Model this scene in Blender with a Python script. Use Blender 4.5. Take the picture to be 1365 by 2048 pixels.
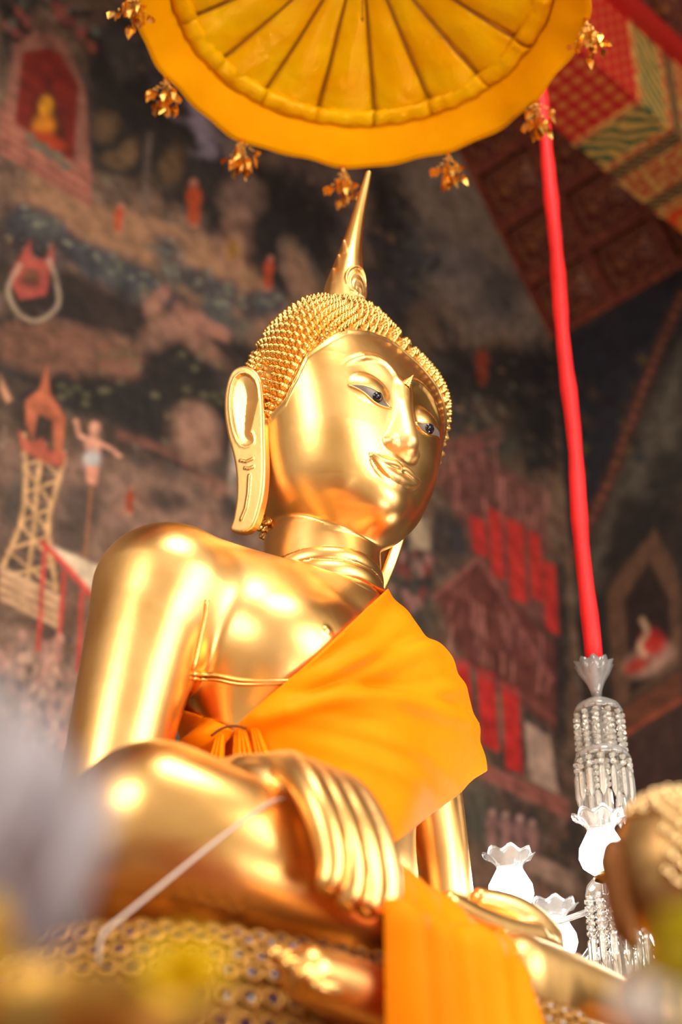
import bpy, bmesh, math, random
import numpy as np
from mathutils import Vector, Matrix
random.seed(7); RNG = np.random.default_rng(7)
scene = bpy.context.scene
for o in list(bpy.data.objects): bpy.data.objects.remove(o)
COL = scene.collection

# ------------------------------------------------------------------ camera
FPX, PITCH, YAW = 3317.0, math.radians(32.6), math.radians(45.0)
CAM = np.array([-3.459, -3.540, 1.607])
HX = np.array([math.sin(YAW), math.cos(YAW), 0.0])
cF = math.cos(PITCH)*HX + math.sin(PITCH)*np.array([0, 0, 1.0])
cR = np.array([math.cos(YAW), -math.sin(YAW), 0.0])
cU = np.cross(cR, cF)
cam_d = bpy.data.cameras.new('camera'); cam = bpy.data.objects.new('camera', cam_d); COL.objects.link(cam)
cam.matrix_world = Matrix(((cR[0], cU[0], -cF[0], CAM[0]), (cR[1], cU[1], -cF[1], CAM[1]), (cR[2], cU[2], -cF[2], CAM[2]), (0, 0, 0, 1)))
cam_d.sensor_fit = 'VERTICAL'; cam_d.sensor_height = 36.0; cam_d.lens = FPX/2048*36.0
cam_d.clip_start = 0.05; cam_d.clip_end = 200
cam_d.dof.use_dof = True; cam_d.dof.focus_distance = 5.72; cam_d.dof.aperture_fstop = 1.05
scene.camera = cam

def project(P):
    v = np.asarray(P, float) - CAM
    w = v @ cF
    return np.stack([682.5 + FPX*(v @ cR)/w, 1024 - FPX*(v @ cU)/w], -1)
def ray(x, y):
    v = cF + cR*((x-682.5)/FPX) - cU*((y-1024)/FPX)
    return v/np.linalg.norm(v)
def hit(x, y, ax, val):
    r = ray(x, y); return CAM + r*((val-CAM[ax])/r[ax])
def along(x, y, d): return CAM + ray(x, y)*d

# ------------------------------------------------------------------ world, lights, exposure
w = bpy.data.worlds.new('world'); scene.world = w; w.use_nodes = True
bg = w.node_tree.nodes['Background']; bg.inputs[0].default_value = (1.0, 0.84, 0.66, 1); bg.inputs[1].default_value = 0.55
def area(name, loc, target, size, power, col):
    l = bpy.data.lights.new(name, 'AREA'); l.energy = power; l.size = size; l.color = col; l.shape = 'DISK'
    o = bpy.data.objects.new(name, l); COL.objects.link(o); o.location = loc
    o.rotation_euler = (Vector(target)-Vector(loc)).to_track_quat('-Z', 'Y').to_euler(); return o
area('added_light_front', (0.8, -6.5, 5.2), (0, 0, 4.2), 4.0, 340, (1, .93, .82))  # this and the next two: unseen area lights added for broad gold highlights
area('added_light_side', (-7.0, -2.0, 6.0), (0, 0, 4.3), 3.4, 290, (1, .92, .80))
area('added_light_high', (-1.6, -3.6, 10.2), (0, 0.3, 4.5), 3.0, 350, (1, .90, .76))
area('added_light_low', (-.6, -5.4, .7), (0, 0, 5.2), 1.8, 130, (1, .92, .80))  # unseen uplight added to brighten the parasol underside, chin and knees
scene.view_settings.view_transform = 'Standard'; scene.view_settings.look = 'None'
scene.view_settings.exposure = 0.0; scene.view_settings.gamma = 1.0; scene.view_settings.use_curve_mapping = False

# ------------------------------------------------------------------ helpers: objects
def tag(o, label=None, cat=None, group=None, kind=None):
    if label: o['label'] = label
    if cat: o['category'] = cat
    if group: o['group'] = group
    if kind: o['kind'] = kind
    return o
def link(name, me, mat=None, parent=None):
    o = bpy.data.objects.new(name, me); COL.objects.link(o)
    if mat is not None and me is not None:
        me.materials.clear(); me.materials.append(mat)
    if parent is not None: o.parent = parent; o.matrix_parent_inverse = parent.matrix_world.inverted()
    return o
def empty(name, loc=(0, 0, 0)):
    o = bpy.data.objects.new(name, None); COL.objects.link(o); o.location = loc
    o.empty_display_size = .1
    o.matrix_world = Matrix.Translation(loc); return o
def mesh_from(name, V, F, smooth=True):
    me = bpy.data.meshes.new(name); me.from_pydata([tuple(map(float, v)) for v in V], [], [tuple(map(int, f)) for f in F])
    if smooth: me.polygons.foreach_set('use_smooth', [True]*len(me.polygons))
    me.update(); return me
def bm_mesh(name, bm, smooth=True):
    me = bpy.data.meshes.new(name); bm.normal_update(); bm.to_mesh(me); bm.free()
    if smooth: me.polygons.foreach_set('use_smooth', [True]*len(me.polygons))
    return me
def tube_arrays(pts, rad, n=8, cap=True, closed=False):
    pts = np.asarray(pts, float); m = len(pts); rad = np.broadcast_to(np.asarray(rad, float), (m,))
    T = np.gradient(pts, axis=0)
    if closed: T = np.roll(pts, -1, 0) - np.roll(pts, 1, 0)
    T /= np.linalg.norm(T, axis=1)[:, None]+1e-9
    ref = np.array([0, 0, 1.0]) if abs(T[0][2]) < .9 else np.array([1.0, 0, 0])
    N = np.cross(T[0], ref); N /= np.linalg.norm(N); V = []
    for i in range(m):
        N = N - T[i]*(N @ T[i]); N /= np.linalg.norm(N); B = np.cross(T[i], N)
        for k in range(n):
            a = 2*math.pi*k/n; V.append(pts[i] + rad[i]*(math.cos(a)*N + math.sin(a)*B))
    F = []
    for i in range(m if closed else m-1):
        j = (i+1) % m
        for k in range(n):
            F.append((i*n+k, i*n+(k+1) % n, j*n+(k+1) % n, j*n+k))
    if cap and not closed:
        F.append(tuple(range(n))[::-1]); F.append(tuple((m-1)*n+k for k in range(n)))
    return np.array(V), F
def tube(name, pts, rad, mat, parent=None, n=8, closed=False):
    V, F = tube_arrays(pts, rad, n, True, closed); return link(name, mesh_from(name, V, F), mat, parent)
def lathe_arrays(prof, n=24, center=(0, 0, 0)):
    V = []; F = []
    for r, z in prof:
        for k in range(n):
            a = 2*math.pi*k/n; V.append((center[0]+r*math.cos(a), center[1]+r*math.sin(a), center[2]+z))
    for i in range(len(prof)-1):
        for k in range(n):
            F.append((i*n+k, i*n+(k+1) % n, (i+1)*n+(k+1) % n, (i+1)*n+k))
    return np.array(V), F
def merge(parts):
    V = []; F = []; o = 0
    for v, f in parts:
        V.append(np.asarray(v)); F += [tuple(i+o for i in q) for q in f]; o += len(v)
    return np.concatenate(V), F
def smooth_path(P, n):
    P = np.asarray(P, float); m = len(P)
    Q = np.vstack([2*P[0]-P[1], P, 2*P[-1]-P[-2]]); out = []
    for t in np.linspace(0, m-1-1e-6, n):
        i = int(t); u = t-i; a, b, c, d = Q[i], Q[i+1], Q[i+2], Q[i+3]
        out.append(.5*((2*b)+(-a+c)*u+(2*a-5*b+4*c-d)*u*u+(-a+3*b-3*c+d)*u**3))
    return np.array(out)

# ------------------------------------------------------------------ helpers: signed distance sculpting
def smin(a, b, k):
    h = np.clip(.5+.5*(b-a)/k, 0, 1); return b+(a-b)*h-k*h*(1-h)
def smax(a, b, k): return -smin(-a, -b, k)
def rcone(P, a, b, ra, rb):
    a = np.asarray(a, float); b = np.asarray(b, float); d = b-a
    t = np.clip(((P-a) @ d)/(d @ d), 0, 1)
    return np.linalg.norm(P-a-t[:, None]*d, axis=1)-(ra+(rb-ra)*t)
PATHS = {}
def spline_tube(P, pts, rad, margin=.2):
    key = (pts.tobytes(), rad.tobytes())
    if key not in PATHS:
        L = np.concatenate([[0], np.cumsum(np.linalg.norm(np.diff(pts, axis=0), axis=1))]); L /= L[-1]; dg = min(len(pts)-1, 4)
        PATHS[key] = [np.polyfit(L, c, dg) for c in (*pts.T, rad)]
    C = PATHS[key]; ts = np.linspace(0, 1, 13); S_ = np.stack([np.polyval(c, ts) for c in C[:3]], 1)
    lo = S_.min(0)-rad.max()-margin; hi = S_.max(0)+rad.max()+margin
    m = np.all((P > lo) & (P < hi), axis=1); out = np.full(len(P), 1.0); Q = P[m]
    if len(Q) == 0: return out
    t = ts[((Q[:, None, :]-S_[None])**2).sum(2).argmin(1)]
    D1 = [np.polyder(c) for c in C[:3]]; D2 = [np.polyder(c) for c in D1]
    for _ in range(4):
        e = np.stack([np.polyval(c, t) for c in C[:3]], 1)-Q; v = np.stack([np.polyval(c, t) for c in D1], 1); w_ = np.stack([np.polyval(c, t) for c in D2], 1)
        g = (e*v).sum(1); h = (v*v).sum(1)+np.maximum((e*w_).sum(1), -.5*(v*v).sum(1)); t = np.clip(t-np.clip(g/h, -.1, .1), 0, 1)
    e = np.stack([np.polyval(c, t) for c in C[:3]], 1)-Q
    out[m] = np.linalg.norm(e, axis=1)-np.polyval(C[3], t); return out
def chain(P, pts, rad, n=0, margin=.2):
    pts = np.asarray(pts, float); rad = np.asarray(rad, float)
    if n and len(pts) <= 5: return spline_tube(P, pts, rad, margin)
    if n:
        key = (pts.tobytes(), rad.tobytes(), n)
        if key not in PATHS: PATHS[key] = smooth_path(np.column_stack([pts, rad]), n)
        q = PATHS[key]; pts, rad = q[:, :3], q[:, 3]
    lo = pts.min(0)-rad.max()-margin; hi = pts.max(0)+rad.max()+margin
    m = np.all((P > lo) & (P < hi), axis=1); out = np.full(len(P), 1.0); Q = P[m]
    if len(Q):
        d = None
        for i in range(len(pts)-1):
            e = rcone(Q, pts[i], pts[i+1], rad[i], rad[i+1]); d = e if d is None else np.minimum(d, e)
        out[m] = d
    return out
def ellip(P, c, r, rx=0.0, ry=0.0, rz=0.0):
    Q = P-np.asarray(c, float)
    if rx or ry or rz:
        M = np.array((Matrix.Rotation(rz, 3, 'Z') @ Matrix.Rotation(ry, 3, 'Y') @ Matrix.Rotation(rx, 3, 'X')).to_3x3()); Q = Q @ M
    r = np.asarray(r, float); k0 = np.linalg.norm(Q/r, axis=1); k1 = np.linalg.norm(Q/(r*r), axis=1)+1e-9
    return k0*(k0-1)/k1
def polyline_dist(P, pts):
    pts = np.asarray(pts, float); d = np.full(len(P), 1e9)
    for i in range(len(pts)-1):
        a, b = pts[i], pts[i+1]; e = b-a
        t = np.clip(((P-a) @ e)/(e @ e+1e-12), 0, 1)
        d = np.minimum(d, np.linalg.norm(P-a-t[:, None]*e, axis=1))
    return d
def grad(f, P, e=1e-3):
    g = np.stack([f(P+np.array(v)*e)-f(P-np.array(v)*e) for v in ((1, 0, 0), (0, 1, 0), (0, 0, 1))], 1)
    return g/(np.linalg.norm(g, axis=1)[:, None]+1e-12)
def sculpt(f, lo, hi, h, newton=2, block=8):
    lo = np.array(lo, float); hi = np.array(hi, float)
    nb = np.ceil((hi-lo)/(h*block)).astype(int); n = nb*block
    bc = np.stack(np.meshgrid(*[np.arange(k) for k in nb], indexing='ij'), -1).reshape(-1, 3)
    dB = f(lo+(bc*block+block/2)*h)
    V = np.repeat(np.repeat(np.repeat(dB.reshape(nb), block, 0), block, 1), block, 2)
    act = bc[np.abs(dB) < h*block*1.25]
    off = np.stack(np.meshgrid(*[np.arange(block)]*3, indexing='ij'), -1).reshape(-1, 3)
    for s in range(0, len(act), 1500):
        idx = (act[s:s+1500, None, :]*block+off[None]).reshape(-1, 3)
        V[idx[:, 0], idx[:, 1], idx[:, 2]] = f(lo+idx*h)
    S = V < 0
    acc = np.zeros(tuple(n-1)+(3,)); cnt = np.zeros(tuple(n-1))
    edges = []
    for ax in range(3):
        sl0 = [slice(None)]*3; sl1 = [slice(None)]*3; sl0[ax] = slice(0, -1); sl1[ax] = slice(1, None)
        A = V[tuple(sl0)]; B = V[tuple(sl1)]; c = np.argwhere((A < 0) != (B < 0))
        a = A[c[:, 0], c[:, 1], c[:, 2]]; b = B[c[:, 0], c[:, 1], c[:, 2]]
        p = c.astype(float); p[:, ax] += a/(a-b)
        o1, o2 = [(1, 2), (2, 0), (0, 1)][ax]
        for da in (0, -1):
            for db in (0, -1):
                q = c.copy(); q[:, o1] += da; q[:, o2] += db
                ok = np.all((q >= 0) & (q < n-1), axis=1)
                np.add.at(acc, tuple(q[ok].T), p[ok]); np.add.at(cnt, tuple(q[ok].T), 1)
        edges.append((ax, c, a < 0))
    cells = np.argwhere(cnt > 0); ids = -np.ones(tuple(n-1), int); ids[tuple(cells.T)] = np.arange(len(cells))
    P = lo+(acc[tuple(cells.T)]/cnt[tuple(cells.T)][:, None])*h
    Fq = []
    for ax, c, neg in edges:
        o1, o2 = [(1, 2), (2, 0), (0, 1)][ax]
        qs = []
        ok = np.ones(len(c), bool)
        for da, db in ((0, 0), (-1, 0), (-1, -1), (0, -1)):
            q = c.copy(); q[:, o1] += da; q[:, o2] += db
            ok &= np.all((q >= 0) & (q < n-1), axis=1); qs.append(np.clip(q, 0, n-2))
        f4 = np.stack([ids[tuple(q.T)] for q in qs], 1)
        f4[~neg] = f4[~neg][:, ::-1]; Fq.append(f4[ok])
    Fq = np.concatenate(Fq)
    for _ in range(newton):
        d0 = f(P); e = 1.5e-3; g = np.stack([f(P+np.array(v)*e)-d0 for v in ((1, 0, 0), (0, 1, 0), (0, 0, 1))], 1)
        P = P-g/(np.linalg.norm(g, axis=1)[:, None]+1e-12)*np.clip(d0, -h, h)[:, None]
    return P, Fq
def fast_mesh(name, P, Fq, N=None):
    me = bpy.data.meshes.new(name); me.vertices.add(len(P)); me.vertices.foreach_set('co', P.astype(np.float32).ravel())
    nf = len(Fq); me.loops.add(nf*4); me.loops.foreach_set('vertex_index', Fq.astype(np.int32).ravel())
    me.polygons.add(nf); me.polygons.foreach_set('loop_start', np.arange(nf, dtype=np.int32)*4)
    me.polygons.foreach_set('use_smooth', np.ones(nf, bool))
    me.update(calc_edges=True); me.validate()
    if N is not None and len(me.vertices) == len(N):
        me.normals_split_custom_set_from_vertices(N.astype(np.float32).tolist())
    return me
def sculpt_obj(name, f, lo, hi, h, mat, parent=None, eps=2e-3, newton=2):
    P, Q = sculpt(f, lo, hi, h, newton)
    return link(name, fast_mesh(name, P, Q, grad(f, P, eps)), mat, parent)

# ------------------------------------------------------------------ materials
def principled(name, col=(.8, .8, .8), rough=.5, metal=0.0, **kw):
    m = bpy.data.materials.new(name); m.use_nodes = True; nt = m.node_tree; b = nt.nodes['Principled BSDF']
    b.inputs['Base Color'].default_value = (*col, 1); b.inputs['Roughness'].default_value = rough; b.inputs['Metallic'].default_value = metal
    for k, v in kw.items():
        b.inputs[k.replace('_', ' ')].default_value = v
    return m
def add(nt, t, **kw):
    n = nt.nodes.new(t)
    for k, v in kw.items(): setattr(n, k, v)
    return n
def noise_col(m, c0, c1, scale, lo=.35, hi=.65, detail=4, rough=None, bump=0, bscale=None, dist=.02, coord='Object'):
    nt = m.node_tree; b = nt.nodes['Principled BSDF']
    tc = add(nt, 'ShaderNodeTexCoord'); n = add(nt, 'ShaderNodeTexNoise'); n.inputs['Scale'].default_value = scale; n.inputs['Detail'].default_value = detail
    nt.links.new(tc.outputs[coord], n.inputs['Vector'])
    r = add(nt, 'ShaderNodeValToRGB'); r.color_ramp.elements[0].position = lo; r.color_ramp.elements[1].position = hi
    r.color_ramp.elements[0].color = (*c0, 1); r.color_ramp.elements[1].color = (*c1, 1)
    nt.links.new(n.outputs['Fac'], r.inputs[0]); nt.links.new(r.outputs[0], b.inputs['Base Color'])
    if rough:
        mr = add(nt, 'ShaderNodeMapRange'); mr.inputs['To Min'].default_value = rough[0]; mr.inputs['To Max'].default_value = rough[1]
        mr.inputs['From Min'].default_value = lo; mr.inputs['From Max'].default_value = hi
        nt.links.new(n.outputs['Fac'], mr.inputs[0]); nt.links.new(mr.outputs[0], b.inputs['Roughness'])
    if bump:
        n2 = add(nt, 'ShaderNodeTexNoise'); n2.inputs['Scale'].default_value = bscale or scale*6; n2.inputs['Detail'].default_value = 3
        nt.links.new(tc.outputs[coord], n2.inputs['Vector'])
        bp = add(nt, 'ShaderNodeBump'); bp.inputs['Strength'].default_value = bump; bp.inputs['Distance'].default_value = dist
        nt.links.new(n2.outputs['Fac'], bp.inputs['Height']); nt.links.new(bp.outputs[0], b.inputs['Normal'])
    return m
M = {}
M['gold'] = noise_col(principled('gold_leaf', (1, .62, .17), .3, 1.0), (.94, .52, .155), (1.0, .625, .25), 2.2, rough=(.28, .42), bump=.05, bscale=26, dist=.01)
M['gold_hair'] = noise_col(principled('gold_hair', (1, .6, .17), .34, 1.0), (.94, .53, .14), (1.0, .62, .21), 6, rough=(.28, .4))
M['orange'] = noise_col(principled('orange_robe', (1, .3, .01), .55, 0.0), (.94, .235, .002), (1.0, .285, .004), 3, bump=.06, bscale=40, dist=.01)
_o = M['orange'].node_tree.nodes['Principled BSDF']; _o.inputs['Specular Tint'].default_value = (1, .45, .08, 1); _o.inputs['Specular IOR Level'].default_value = .3
M['eye_white'] = principled('eye_shell', (.17, .135, .12), .3)
M['eye_dark'] = principled('eye_black', (.01, .01, .02), .08)

HRES, BRES = .006, .012
# ------------------------------------------------------------------ the seated statue
statue = empty('buddha_statue', (0, 0, 2.7))
tag(statue, 'large seated golden Buddha statue with curled hair and flame finial under the parasol', 'statue')

def spline_table(z, v, zz):
    z = np.asarray(z); v = np.asarray(v); t = np.interp(zz, z, np.arange(len(z)))
    P = smooth_path(np.stack([z, v], 1), 600)
    return np.interp(zz, P[:, 0], P[:, 1])
HZ = [4.575, 4.583, 4.596, 4.615, 4.643, 4.685, 4.75, 4.85, 4.95, 5.05, 5.124, 5.2, 5.29, 5.36, 5.425, 5.48, 5.515, 5.54]
HF = [-.165, -.185, -.21, -.246, -.290, -.328, -.352, -.371, -.382, -.388, -.389, -.382, -.361, -.330, -.288, -.23, -.17, -.08]
HA = [.085, .10, .118, .145, .182, .235, .287, .327, .353, .376, .387, .392, .384, .355, .300, .22, .145, .05]
HB = [.04, .05, .08, .12, .16, .19, .21, .23, .24, .24, .23, .205, .14, .08, .02, -.03, -.06, -.08]
ZZ = np.linspace(HZ[0], HZ[-1], 400)
TF, TA, TB = (spline_table(HZ, v, ZZ) for v in (HF, HA, HB))
def head_base(P):
    z = P[:, 2]; yf = np.interp(z, ZZ, TF); a = np.maximum(np.interp(z, ZZ, TA), .012); yb = np.interp(z, ZZ, TB)
    yc = .35*yf+.65*yb-.12; yc = np.clip(yc, yf+.02, yb-.02)
    y = P[:, 1]-yc; b = np.maximum(np.where(y < 0, yc-yf, yb-yc), .012); n = np.where(y < 0, np.interp(z, [4.52, 4.72, 4.9, 5.15, 5.3], [1.75, 1.95, 2.45, 2.5, 2.7]), np.interp(z, [4.55, 4.85], [2.6, 2.15]))
    g = ((np.abs(P[:, 0])/a)**n+(np.abs(y)/b)**n)**(1/n)
    d = (g-1)*np.minimum(a, b)*.9
    d = smax(d, np.maximum(z-HZ[-1], HZ[0]-z), .02)
    return smin(d, ellip(P, (0, -.115, 5.43), (.18, .165, .185)), .10)
HTH = [0, 5.5, 19.6, 34, 45.8, 53, 57.4, 64.8, 76, 88, 100, 112, 180]; HTZ = [5.348, 5.343, 5.314, 5.261, 5.180, 5.131, 5.060, 4.985, 4.952, 4.95, 4.80, 4.62, 4.60]
def hair_z(P): return np.interp(np.degrees(np.arctan2(np.abs(P[:, 0]), -P[:, 1])), HTH, HTZ)
def surf_y(f, x, z, y0=-.60, y1=.0):
    x = np.atleast_1d(np.asarray(x, float)); z = np.atleast_1d(np.asarray(z, float))
    a = np.full(len(x), y0); b = np.full(len(x), y1)
    for _ in range(30):
        m = .5*(a+b); s = f(np.stack([x, m, z], 1)) > 0; a = np.where(s, m, a); b = np.where(s, b, m)
    return .5*(a+b)
def on_face(f, xz, lift=0.0):
    xz = np.asarray(xz, float); y = surf_y(f, xz[:, 0], xz[:, 1]); return np.stack([xz[:, 0], y-lift, xz[:, 1]], 1)

BROW = on_face(head_base, smooth_path([(.014, 5.07), (.022, 5.12), (.045, 5.162), (.0965, 5.188), (.164, 5.172), (.223, 5.130), (.26, 5.08), (.285, 5.015)], 16), -.004)
BROW[:, 1] += np.interp(np.arange(16), [0, 9, 15], [0, 0, .028])
NOSE = [(0, -.386, 5.10), (0, -.388, 5.02), (0, -.394, 4.94), (0, -.397, 4.875)]
UPL = np.array([(0, 4.777), (.024, 4.785), (.06, 4.781), (.09, 4.782), (.118, 4.791)])
LOL = np.array([(0, 4.748), (.035, 4.748), (.075, 4.759), (.118, 4.788)])
RIM = np.array([(0, 4.796), (.024, 4.804), (.06, 4.799), (.09, 4.795), (.122, 4.794)])
def stage1(P):                      # bony form: brows and nose
    Q = P.copy(); Q[:, 0] = np.abs(P[:, 0])
    d = head_base(P)
    d = smax(d, -ellip(Q, (.150, -.468, 5.085), (.13, .094, .09), ry=-.05, rz=.25), .045)
    d = smin(d, chain(Q, BROW, np.interp(np.arange(16), [0, 4, 9, 15], [.008, .0105, .0095, .0015])), .014)
    d = smin(d, chain(P, NOSE, [.024, .028, .038, .045], 14), .045)
    d = smin(d, chain(Q, [(.0, -.375, 4.96), (.022, -.375, 4.90), (.034, -.370, 4.868)], [.024, .028, .030], 8), .03)
    d = smin(d, ellip(Q, (.054, -.372, 4.860), (.027, .032, .023)), .012)
    d = smin(d, ellip(Q, (.138, -.312, 5.042), (.106, .084, .080), rz=.27), .007)
    return d
UPLC = on_face(head_base, UPL, .010); LOLC = on_face(head_base, LOL, .004); RIMC = on_face(head_base, RIM, .002)
PARTC = on_face(head_base, [(.0, 4.764), (.07, 4.768), (.118, 4.789)], .003); LOWC = on_face(head_base, [(0, 4.722), (.04, 4.724), (.085, 4.742), (.118, 4.775)], .0)
def head_sdf(P):
    Q = P.copy(); Q[:, 0] = np.abs(P[:, 0])
    d = stage1(P)
    d = smin(d, chain(Q, PARTC, [.012, .012, .005], 10), .008)
    d = smin(d, chain(Q, UPLC, [.0125, .0145, .0135, .010, .003], 16), .006)
    d = smin(d, chain(Q, LOLC, [.0185, .0175, .013, .003], 16), .007)
    d = smin(d, chain(Q, RIMC, [.004, .004, .004, .003, .001], 16), .005)
    d = smin(d, chain(Q, LOWC, [.004, .004, .003, .001], 14), .006)
    d = smin(d, ellip(P, (0, -.262, 4.67), (.085, .085, .07)), .07)
    # hairline bead
    hl = np.abs(P[:, 2]-hair_z(P))/1.6
    d = d-.006*np.exp(-(hl/.007)**2)*(P[:, 1] < -.05)*(P[:, 2] > 4.9)
    # neck with three rings
    dn = rcone(P, (0, .015, 4.33), (0, .015, 4.62), .212, .205)
    z = P[:, 2]+.10*(P[:, 1]+.2)
    for zc, wd, am in ((4.365, .030, .012), (4.432, .028, .012), (4.492, .022, .008)):
        dn = dn-am*np.sqrt(np.clip(1-((z-zc)/wd)**2, 0, 1))
    d = smin(d, dn, .012)
    return smax(d, 4.31-P[:, 2], .01)
head = sculpt_obj('head', head_sdf, (-.5, -.52, 4.27), (.5, .52, 5.70), HRES, M['gold'], statue, eps=1.5e-3)

# eyes: inlaid shell with a dark iris
UL = smooth_path([(.060, 4.994), (.10, 5.012), (.143, 5.022), (.188, 5.027), (.234, 5.025)], 15)
LL = smooth_path([(.060, 4.994), (.10, 4.985), (.143, 4.988), (.190, 5.006), (.234, 5.025)], 15)
def mirror(P, s): P = np.array(P, float); P[:, 0] *= s; return P
for s in (-1, 1):
    rows = []
    for t in np.linspace(0, 1, 5): rows.append(on_face(head_sdf, UL*(1-t)+LL*t, .0025))
    V = mirror(np.concatenate(rows), s); F = []
    for i in range(4):
        for j in range(14):
            q = (i*15+j, i*15+j+1, (i+1)*15+j+1, (i+1)*15+j); F.append(q if s > 0 else q[::-1])
    eye = link('eye', mesh_from('eye', V, F), M['eye_white'], statue); eye['label'] = 'grey shell inlay eye'
    so = eye.modifiers.new('thickness', 'SOLIDIFY'); so.thickness = .006; so.offset = 0
    an = np.linspace(0, 2*np.pi, 16, endpoint=False)
    ring = np.stack([.132+.021*np.cos(an), 5.003+.0155*np.sin(an)], 1)
    rp = on_face(head_sdf, ring, .006); cp = on_face(head_sdf, [(.132, 5.003)], .011)
    Vi = mirror(np.vstack([rp, cp]), s); Fi = [(k, (k+1) % 16, 16) if s > 0 else ((k+1) % 16, k, 16) for k in range(16)]
    io = link('iris', mesh_from('iris', Vi, Fi), M['eye_dark'], eye); io['label'] = 'black iris'
    so = io.modifiers.new('thickness', 'SOLIDIFY'); so.thickness = .004; so.offset = 0
    for nm, C in (('upper_lid', UL), ('lower_lid', LL)):
        tube(nm, mirror(on_face(head_sdf, C, .003), s), [.0025]+[.0042]*13+[.0025], M['gold'], eye, 8)
# urna: small coiled cone between the brows
u0 = on_face(head_sdf, [(0, 5.118)], -.004)[0]; ud = np.array([0, -.80, .60]); ud /= np.linalg.norm(ud)
pr = []
for i in range(5):
    r = .019*(1-i/5.2); pr += [(r, i*.0072), (r*1.06, i*.0072+.003), (r*.9, i*.0072+.0065)]
pr.append((.001, .042))
V, F = lathe_arrays(pr, 14); rot = np.array(Vector((0, 0, 1)).rotation_difference(Vector(ud)).to_matrix())
link('urna', mesh_from('urna', V @ rot.T+u0, F), M['gold_hair'], statue)['label'] = 'small spiral cone between the brows'

# ears
EO = np.array([-.385, -.10, 5.05]); EN = np.cross(np.array([-.455, .08, 5.10])-EO, np.array([-.305, .06, 4.56])-EO); EN /= np.linalg.norm(EN)
EN = EN if EN[0] < 0 else -EN
EV = np.array([0, 0, 1.0])-EN*EN[2]; EV /= np.linalg.norm(EV); ED = np.cross(EV, EN); ED = ED if ED[1] > 0 else -ED
def ear_uv(x, y):
    r = ray(x, y); t = ((EO-CAM) @ EN)/(r @ EN); p = CAM+r*t; return ((p-EO) @ ED, (p-EO) @ EV)
EAR_OUT = np.array([ear_uv(*p) for p in [(532, 790), (527, 762), (512, 742), (490, 735), (468, 748), (456, 785), (454, 830), (461, 875), (472, 915), (478, 955), (478, 1000), (472, 1040), (466, 1064), (492, 1069), (514, 1054), (526, 1020), (533, 985), (536, 940), (535, 880), (534, 830)]])
EAR_IN = np.array([ear_uv(*p) for p in [(524, 800), (520, 770), (505, 752), (488, 750), (473, 765), (466, 800), (468, 840), (476, 875), (488, 895), (503, 897), (515, 888), (512, 872), (508, 868)]])
def poly_sdf(U, poly):
    d = np.full(len(U), 1e9); ins = np.zeros(len(U), bool); n = len(poly)
    for i in range(n):
        a, b = poly[i], poly[(i+1) % n]; e = b-a
        t = np.clip(((U-a) @ e)/(e @ e), 0, 1); d = np.minimum(d, np.linalg.norm(U-a-t[:, None]*e, axis=1))
        c = ((a[1] > U[:, 1]) != (b[1] > U[:, 1])); xx = a[0]+(U[:, 1]-a[1])*(b[0]-a[0])/(b[1]-a[1]+1e-12)
        ins ^= c & (U[:, 0] < xx)
    return np.where(ins, -d, d)
OUTS = smooth_path(np.vstack([EAR_OUT, EAR_OUT[:1]]), 70)[:-1]; INS = smooth_path(EAR_IN, 40)
LOBE = np.array([ear_uv(*p) for p in [(506, 955), (504, 990), (499, 1020), (490, 1042)]])
def ear_sdf(P):
    D = P-EO; U = np.stack([D @ ED, D @ EV], 1); w = D @ EN
    p = poly_sdf(U, OUTS); q = np.stack([np.maximum(p+.012, 0), np.maximum(np.abs(w)-.012, 0)], 1)
    d = np.linalg.norm(q, axis=1)+np.minimum(np.maximum(p+.012, np.abs(w)-.012), 0)-.012
    U3 = np.stack([U[:, 0], U[:, 1], w], 1)
    hollow = poly_sdf(U, INS); d = smax(d, -(np.maximum(hollow+.006, -(w-.016+.25*np.clip(-hollow, 0, .06)))), .008)
    ip = np.column_stack([INS, np.full(len(INS), .018)]); d = smin(d, polyline_dist(U3, ip[::2])-.0055, .006)
    op = np.column_stack([OUTS, np.full(len(OUTS), .012)]); ic = np.column_stack([LOBE, np.full(len(LOBE), .024)])
    d = smin(d, polyline_dist(U3, ic)-.004, .006)
    for pts in ([(488, 925), (500, 927), (512, 922)], [(497, 940), (505, 941), (513, 938)]):
        c = np.array([ear_uv(*p) for p in pts]); d = smin(d, polyline_dist(U3, np.column_stack([c, np.full(3, .024)]))-.0035, .005)
    return d
P, Q = sculpt(ear_sdf, (-.60, -.24, 4.36), (-.22, .24, 5.36), HRES*.8, 2)
N = grad(ear_sdf, P, 1.5e-3)
link('ear', fast_mesh('ear', P, Q, N), M['gold'], statue)
link('ear', fast_mesh('ear', P*[-1, 1, 1], Q[:, ::-1], N*[-1, 1, 1]), M['gold'], statue)

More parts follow.
